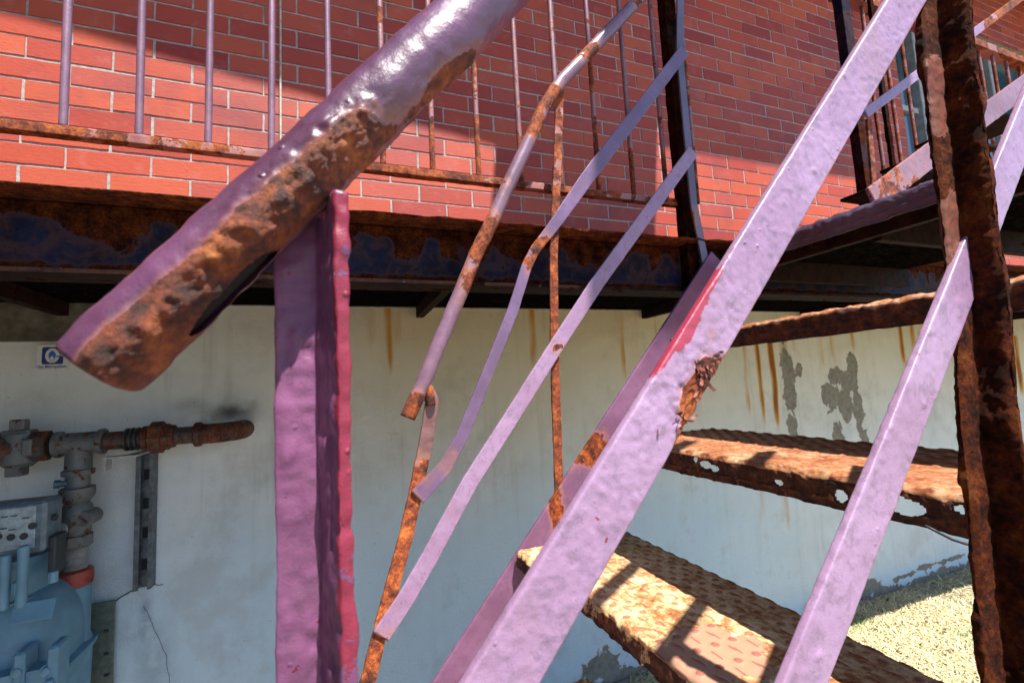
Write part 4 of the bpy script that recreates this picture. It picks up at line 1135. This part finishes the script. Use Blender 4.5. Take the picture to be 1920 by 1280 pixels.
# elbow that turns into the wall
ex0, ex1 = X(372), X(440)
eb = []
for k_ in range(12):
    t = k_/11*math.pi/2; Rb = (YW-YP)*S*.92
    eb.append((ex0+(ex1-ex0-Rb*.55)+Rb*.62*math.sin(t), Yp+Rb*(1-math.cos(t)), Zc))
eb = [(ex0, Yp, Zc)]+eb+[(eb[-1][0], YW*S+.03, Zc)]
sweep('elbow', eb, circ(r_p*1.12, 26), ELBOW_M, gp, N=(0, 0, 1), ds=.006, fu=False, smooth=3, disp=rd(.0012, 60, 2), label='dark rusted elbow entering the wall')
hpipe(X(366), X(366), [(0, .020), (.0, .0335), (.003, .035), (.013, .035), (.016, .033), (.016, .02)]).obj('elbow_collar', ELBOW_M, gp, True)
hpipe(X(200), 0, [(0, .01), (0, r_p*.95), (X(375)-X(200), r_p*.95), (X(375)-X(200), .01)]).obj('pipe', GAL_R, gp, True)
um = MB(); um.lathe((X(283), Yp, Zc), (1, 0, 0), [(0, .01), (0, .036), (.002, .044), (.030, .044), (.032, .037), (.045, .036), (.047, .032), (.058, .031), (.058, .01)], 8)
um.lathe((X(268), Yp, Zc), (1, 0, 0), [(0, .01), (0, .031), (.003, .034), (.016, .034), (.018, .01)], 24); um.obj('union', ELBOW_M, gp)
rm = MB()
for pxx in (236, 246, 256): rm.lathe((X(pxx), Yp, Zc), (1, 0, 0), [(0, .01), (0, .028), (.002, .0315), (.006, .0315), (.008, .028), (.008, .01)], 26)
rm.obj('threaded_collar', DARKM, gp, True)
tx0, tx1 = X(105), X(198)
tm = MB(); tm.lathe((tx0, Yp, Zc), (1, 0, 0), [(0, .01), (0, .032), (.002, .034), (.012, .034), (.014, .0285), (tx1-tx0-.014, .0285), (tx1-tx0-.012, .034), (tx1-tx0-.002, .034), (tx1-tx0, .032), (tx1-tx0, .01)], 30)
xv = X(147, YP, 880)
zt1 = at(147, 890, YP)[2]*S+EYE
tm.lathe((xv, Yp, Zc), (0, 0, -1), [(0, .01), (0, .027), (Zc-zt1-.016, .0285), (Zc-zt1-.014, .034), (Zc-zt1-.002, .034), (Zc-zt1, .032), (Zc-zt1, .01)], 30)
tm.obj('tee', GAL, gp, True)
Z = lambda py: at(147, py, YP)[2]*S+EYE
def vl(name, pts, mat, n=28, parent=gp, sc=(1, 1), **k_):
    mb = MB(); z0 = Z(pts[0][0]); mb.lathe((xv, Yp, z0), (0, 0, -1), [(0, .008)]+[(z0-Z(p), r) for p, r in pts]+[(z0-Z(pts[-1][0]), .008)], n, sc); return mb.obj(name, mat, parent, True)
vl('nipple', [(888, .0255), (922, .0255)], GAL)
vl('flange', [(912, .034), (914, .038), (928, .038), (940, .027)], GAL, 10)
vb = MB(); z0 = Z(940); vb.lathe((xv, Yp, z0), (0, 0, -1), [(0, .01), (0, .024), (.012, .032), (.030, .035), (z0-Z(1008), .028), (z0-Z(1008), .01)], 30)
vb.lathe((xv-.006, Yp+.01, Z(978)), (-.30, -1, .05), [(0, .01), (0, .032), (.034, .033), (.040, .030), (.044, .026), (.044, .005)], 30)
vb.lathe((xv+.03, Yp+.02, Z(970)), (-.1, -1, 0), [(0, .005), (0, .020), (.045, .020), (.048, .018), (.048, .004)], 20)
vv = vb.obj('valve_body', GAL, gp, True)
kb = MB(); kb.lathe((xv-.018, Yp-.034, Z(984)), (-.30, -1, .05), [(0, .005), (0, .019), (.004, .019), (.005, .017), (.005, .003)], 24)
kb.box((xv-.040, Yp-.050, Z(1018)), (xv-.014, Yp-.040, Z(962)), .003, fu=False); kb.lathe((xv-.027, Yp-.051, Z(1008)), (0, -1, 0), [(0, .002), (0, .006), (.003, .006), (.003, .002)], 14); kb.obj('valve_handle', WHITE_M if False else simple('handle_paint', (.32, .36, .37), .45), vv)
vl('lower_flange', [(1000, .028), (1002, .037), (1020, .037), (1026, .028)], GAL, 8)
vl('taped_nipple', [(1024, .0245), (1036, .027), (1050, .026), (1068, .0265)], simple('grey_tape', (.22, .22, .23), .45, 0, 30, .5, .9, .004))
vl('swivel_nut', [(1064, .030), (1068, .038), (1080, .040), (1094, .039), (1098, .033)], REDNUT_M, 14)
sm = MB(); sm.lathe((xv-.012, Yp-.012, Z(903)), (-1, -.5, .1), [(0, .004), (0, .008), (.018, .008), (.018, .0105), (.030, .0105), (.030, .004)], 12); sm.obj('test_plug', simple('plug_blue', (.06, .12, .16), .4), gp, True)
# valve at the left of the tee
lv = MB(); lv.lathe((X(95), Yp, Zc), (-1, 0, 0), [(0, .012), (0, .031), (.004, .040), (.030, .040), (.034, .033), (.050, .031), (.060, .041), (.125, .043), (.14, .03), (.20, .03), (.20, .01)], 10)
lv.obj('square_valve', GAL_R, gp)
rx = X(95)-.20
sweep('riser', [(rx+.01, Yp, Zc), (rx-.03, Yp, Zc), (rx-.05, Yp, Zc-.02), (rx-.05, Yp, Zc-.06), (rx-.05, Yp, .0)], circ(.027, 20), GAL_R, gp, N=(0, 1, 0), ds=.012, fu=False, smooth=2)
lv = MB(); lv.box((X(22), Yp-.016, Zc+.030), (X(50), Yp+.014, Zc+.072), .003, fu=False); lv.box((X(10), Yp-.022, Zc+.028), (X(64), Yp+.02, Zc+.045), .003, fu=False)
lv.box((X(20), Yp-.02, Zc-.072), (X(52), Yp+.015, Zc-.035), .003, fu=False); lv.box((X(60), Yp-.044, Zc-.020), (X(78), Yp+.0, Zc+.022), .003, fu=False); lv.obj('valve_stem', GAL, gp)
lv = MB(); lv.lathe((X(38), Yp, Zc+.035), (0, 0, -1), [(0, .01), (0, .034), (.03, .038), (.075, .036), (.085, .025), (.085, .005)], 24); lv.obj('valve_barrel', GAL, gp, True)
# strut bolted on the wall and its small arm under the pipe
st_ = thing('pipe_bracket', at(268, 1100, 1.42), 'dark steel strut bracket on the wall holding up the gas pipe', 'bracket')
sx0, sx1 = at(254, 980, 1.41)[0], at(287, 980, 1.41)[0]; sz0, sz1 = at(268, 1104, 1.41)[2], at(268, 850, 1.41)[2]
mb = MB(); t_ = .0035
mb.box((sx0, 1.402, sz0), (sx0+t_, 1.4355, sz1)); mb.box((sx1-t_, 1.402, sz0), (sx1, 1.4355, sz1)); mb.box((sx0+t_, 1.425, sz0), (sx1-t_, 1.4345, sz1))
mb.box((sx0+t_, 1.403, sz0), (sx0+t_+.007, 1.4062, sz1)); mb.box((sx1-t_-.004, 1.403, sz0), (sx1-t_, 1.4062, sz1)); mb.obj('channel', STEEL_M, st_)
SLOT_M = simple('slot_black', (.008, .008, .01), .8)
for pyy in (890, 945, 1000, 1060):
    zz = at(268, pyy, 1.41)[2]; mb = MB(); mb.box((sx0+.010, 1.4225, zz-.014), (sx1-.009, 1.4248, zz+.012), .001); mb.obj('slot', SLOT_M, st_)
mb = MB(); az0 = at(240, 852, 1.33)[2]
mb.box((at(196, 870, 1.31)[0], 1.305, az0-.004), (sx1, 1.335, az0)); mb.box((at(196, 870, 1.31)[0], 1.305, az0-.030), (at(196, 870, 1.31)[0]+.004, 1.335, az0-.004)); mb.box((sx0+.004, 1.335, az0-.0045), (sx1-.004, 1.426, az0-.0005)); mb.obj('arm', simple('arm_paint', (.36, .37, .36), .5), st_)

# ------------------------------------------------------------------ gas meter
YM = 1.27
gm = thing('gas_meter', at(40, 1270, YM), 'blue grey cast gas meter with dial box, standing under the rusty gas pipe', 'gas meter')
def PX(px, py, y=YM): return at(px, py, y)
def ell(c, ax, n=(28, 18), pw=1.0):
    V = []; F = []; N1, N2 = n
    for j in range(N2+1):
        th = math.pi*j/N2
        for i in range(N1):
            ph = 2*math.pi*i/N1; sg = lambda v: math.copysign(abs(v)**pw, v)
            V.append((c[0]+ax[0]*sg(math.sin(th))*sg(math.cos(ph)), c[1]+ax[1]*sg(math.sin(th))*sg(math.sin(ph)), c[2]+ax[2]*sg(math.cos(th))))
    for j in range(N2):
        for i in range(N1):
            a_, b_ = j*N1+i, j*N1+(i+1) % N1; F.append((a_, a_+N1, b_+N1, b_))
    return V, F
cM = M3(PX(40, 1190)); xr = M3(PX(140, 1190))[0]; hx = xr-cM[0]
mb = MB()
zt_, zf = M3(PX(60, 1095))[2], M3(PX(100, 1238))[2]
V_, F_ = ell((cM[0]-.035, cM[1]+.02, zf), (hx+.03, .115, zt_-zf+.005), (44, 24), .62); mb.add(V_, F_)
bod = mb.obj('body', METER_M, gm, True)
rb = MB()
for pxx in (38, 100):
    q = M3(PX(pxx, 1190, YM-.115)); rb.box((q[0]-.010, q[1]-.004, zf), (q[0]+.010, q[1]+.05, zf+.085), .008, fu=False)
    rb.lathe((q[0], q[1]-.006, zf+.012), (0, -1, 0), [(0, .003), (0, .010), (.008, .010), (.010, .007), (.010, .002)], 6)
rb.obj('rib', METER_M, gm, True)
mb = MB(); V_, F_ = ell((cM[0]-.035, cM[1]+.02, zf-.004), (hx+.048, .130, .011), (44, 12), .5); mb.add(V_, F_); mb.obj('flange', METER_M, gm, True)
mb = MB(); V_, F_ = ell((cM[0]-.035, cM[1]+.02, zf-.10), (hx+.012, .110, .105), (44, 24), .5); mb.add(V_, F_); mb.obj('lower_body', METER_M, gm, True)
# round-cornered front plate with bolts
q0, q1 = M3(PX(-60, 1242, YM-.10)), M3(PX(112, 1242, YM-.10))
mb = MB(); n_ = 8; pts = []
x_0, x_1, z_0, z_1, rr_ = q0[0], q1[0], q1[2]-.16, q1[2], .035
for cx2, cz2, a0_ in ((x_1-rr_, z_0+rr_, -90), (x_1-rr_, z_1-rr_, 0), (x_0+rr_, z_1-rr_, 90), (x_0+rr_, z_0+rr_, 180)):
    for k_ in range(n_+1): an = math.radians(a0_+90*k_/n_); pts.append((cx2+rr_*math.cos(an), cz2+rr_*math.sin(an)))
mb.prism(pts, q0[1]-.012, q0[1]+.03)
fp = mb.obj('front_plate', METER_M, gm)
for pxx, pyy in ((36, 1256), (90, 1254)):
    mb = MB(); q = M3(PX(pxx, pyy, YM-.11)); mb.lathe((q[0], q[1], q[2]), (0, -1, 0), [(0, .004), (0, .013), (.003, .013), (.003, .0095), (.012, .009), (.014, .006), (.014, .002)], 12)
    mb.obj('bolt', METER_M, fp, True)
# drum and dial box on top
dz0, dz1 = M3(PX(40, 1105))[2], M3(PX(40, 1040))[2]
mb = MB(); cxm = cM[0]-.055; rr2 = M3(PX(93, 1070))[0]-cxm
mb.lathe((cxm, cM[1]+.01, dz0-.012), (0, 0, 1), [(0, .01), (0, rr2+.006), (.006, rr2+.006), (.007, rr2-.002), (dz1-dz0-.004, rr2-.004), (dz1-dz0-.002, rr2+.004), (dz1-dz0+.014, rr2+.002), (dz1-dz0+.016, .01)], 44); mb.obj('drum', METER_M, gm, True)
for pxx, z1_ in ((47, 1018), (14, 1035)):
    mb = MB(); q = M3(PX(pxx, 1060, YM-.085)); top_ = M3(PX(pxx, z1_, YM-.085))[2]; mb.lathe((q[0], q[1]-.008, dz0-.005), (0, 0, 1), [(0, .003), (0, .010), (top_-dz0, .010), (top_-dz0+.002, .008), (top_-dz0+.002, .002)], 16); mb.obj('clamp_bolt', METER_M, gm, True)
for pxx, pyy in ((32, 1100), (100, 1080)):
    mb = MB(); q = M3(PX(pxx, pyy, YM-.09)); mb.lathe((q[0], q[1], q[2]-.012), (0, 0, 1), [(0, .003), (0, .009), (.022, .009), (.024, .007), (.024, .002)], 8); mb.obj('bolt', METER_M, gm, True)
bx0, bx1 = M3(PX(-50, 990, YM-.06)), M3(PX(84, 990, YM-.06)); bzt, bzb = M3(PX(40, 942, YM-.06))[2], M3(PX(40, 1040, YM-.06))[2]
mb = MB(); mb.box((bx0[0], bx0[1], bzb), (bx1[0], bx0[1]+.075, bzt), .007, fu=False); ib = mb.obj('index_box', simple('box_paint', (.12, .17, .21), .4), gm, True)
mb = MB(); mb.box((bx0[0]+.01, bx0[1]-.0025, bzb+.014), (bx1[0]-.017, bx0[1]+.002, bzt-.010), .001, fu=False); df = mb.obj('dial_face', simple('dial_silver', (.34, .42, .46), .35, .2), ib)
for pxx, pyy in ((-2, 1005), (22, 1006), (46, 1004), (62, 985)):
    q = M3(PX(pxx, pyy, YM-.06)); mb = MB(); mb.lathe((q[0], bx0[1]-.0024, q[2]), (0, -1, 0), [(0, .0078), (.0008, .0078), (.0008, .0066), (.0003, .0066)], 18); mb.obj('dial', DARKM, df)
for pxx, pyy in ((10, 968), (28, 966), (50, 970), (8, 990), (24, 992), (-15, 970)):
    q = M3(PX(pxx, pyy, YM-.06)); mb = MB(); mb.box((q[0]-.006, bx0[1]-.0035, q[2]-.0012), (q[0]+.006, bx0[1]-.0026, q[2]+.0012), 0, fu=False)
    mb.obj('dial_mark', DARKM, df)
mb = MB(); mb.box((bx1[0]+.001, bx0[1]+.015, bzb-.06), (bx1[0]+.014, bx0[1]+.065, bzb+.03), .003, fu=False); mb.lathe((bx1[0]+.002, bx0[1]+.03, M3(PX(86, 975, YM-.06))[2]), (1, 0, 0), [(0, .003), (0, .008), (.006, .008), (.006, .002)], 10); mb.obj('latch', DARKM, ib, True)
# badge plates and inlet spigot
qa = M3(PX(62, 1145, YM-.10))
Rm = Matrix.Rotation(math.radians(-24), 3, 'X')
mb = MB(); mb.box((qa[0]-.036, qa[1]-.002, qa[2]-.020), (qa[0]+.036, qa[1]+.002, qa[2]+.020), .001, fu=False, rot=np.array(Rm)); 
mb.obj('badge', METER_M, gm)
sp_ = MB(); z0 = Z(1095); sp_.lathe((xv, Yp-.004, z0), (0, 0, -1), [(0, .01), (0, .035), (.004, .037), (z0-zf-.02, .037), (z0-zf, .043), (z0-zf+.09, .041), (z0-zf+.2, .038), (z0-zf+.2, .01)], 32)
sp_.obj('inlet_spigot', METER_M, gm, True)
mb = MB(); b0_ = M3(at(182, 1130, 1.415)); b1_ = M3(at(214, 1290, 1.415)); mb.box((b0_[0]-.25, b0_[1], b1_[2]-.25), (b1_[0]-.004, b0_[1]+.006, b0_[2]), .002, fu=False); bp_ = mb.obj('back_plate', simple('green_grey_plate', (.10, .13, .11), .5), gm)
for pyy in (1182, 1225, 1265):
    q = M3(at(200, pyy, 1.413)); mb = MB(); mb.box((q[0]-.006, q[1]-.0032, q[2]-.003), (q[0]+.006, q[1]-.001+.002, q[2]+.003), .001, fu=False); mb.obj('slot', DARKM, bp_)
# crack from the strut to the meter
def crack(pts, w):
    P = line_at(pts, YW-.001); Q, t = resample(np.array([M3(p) for p in P]), .006, 0)
    Q = Q+np.stack([.002*vn(Q, 70, 3), 0*t, .003*vn(Q, 70, 8)], 1)
    sweep('crack', Q, rect(w, .0006, .001, 0), simple('crack_dark', (.02, .017, .015), .95), house, ds=.004, fu=False)
crack([(250, 1105), (225, 1120), (205, 1133), (192, 1140)], .0035)
crack([(288, 1094), (300, 1096), (305, 1095)], .002)
crack([(270, 1135), (290, 1180), (312, 1230), (318, 1280)], .0010)

# prune unused bits
for o in list(bpy.data.objects):
    if o.type == 'EMPTY' and not o.children: bpy.data.objects.remove(o)
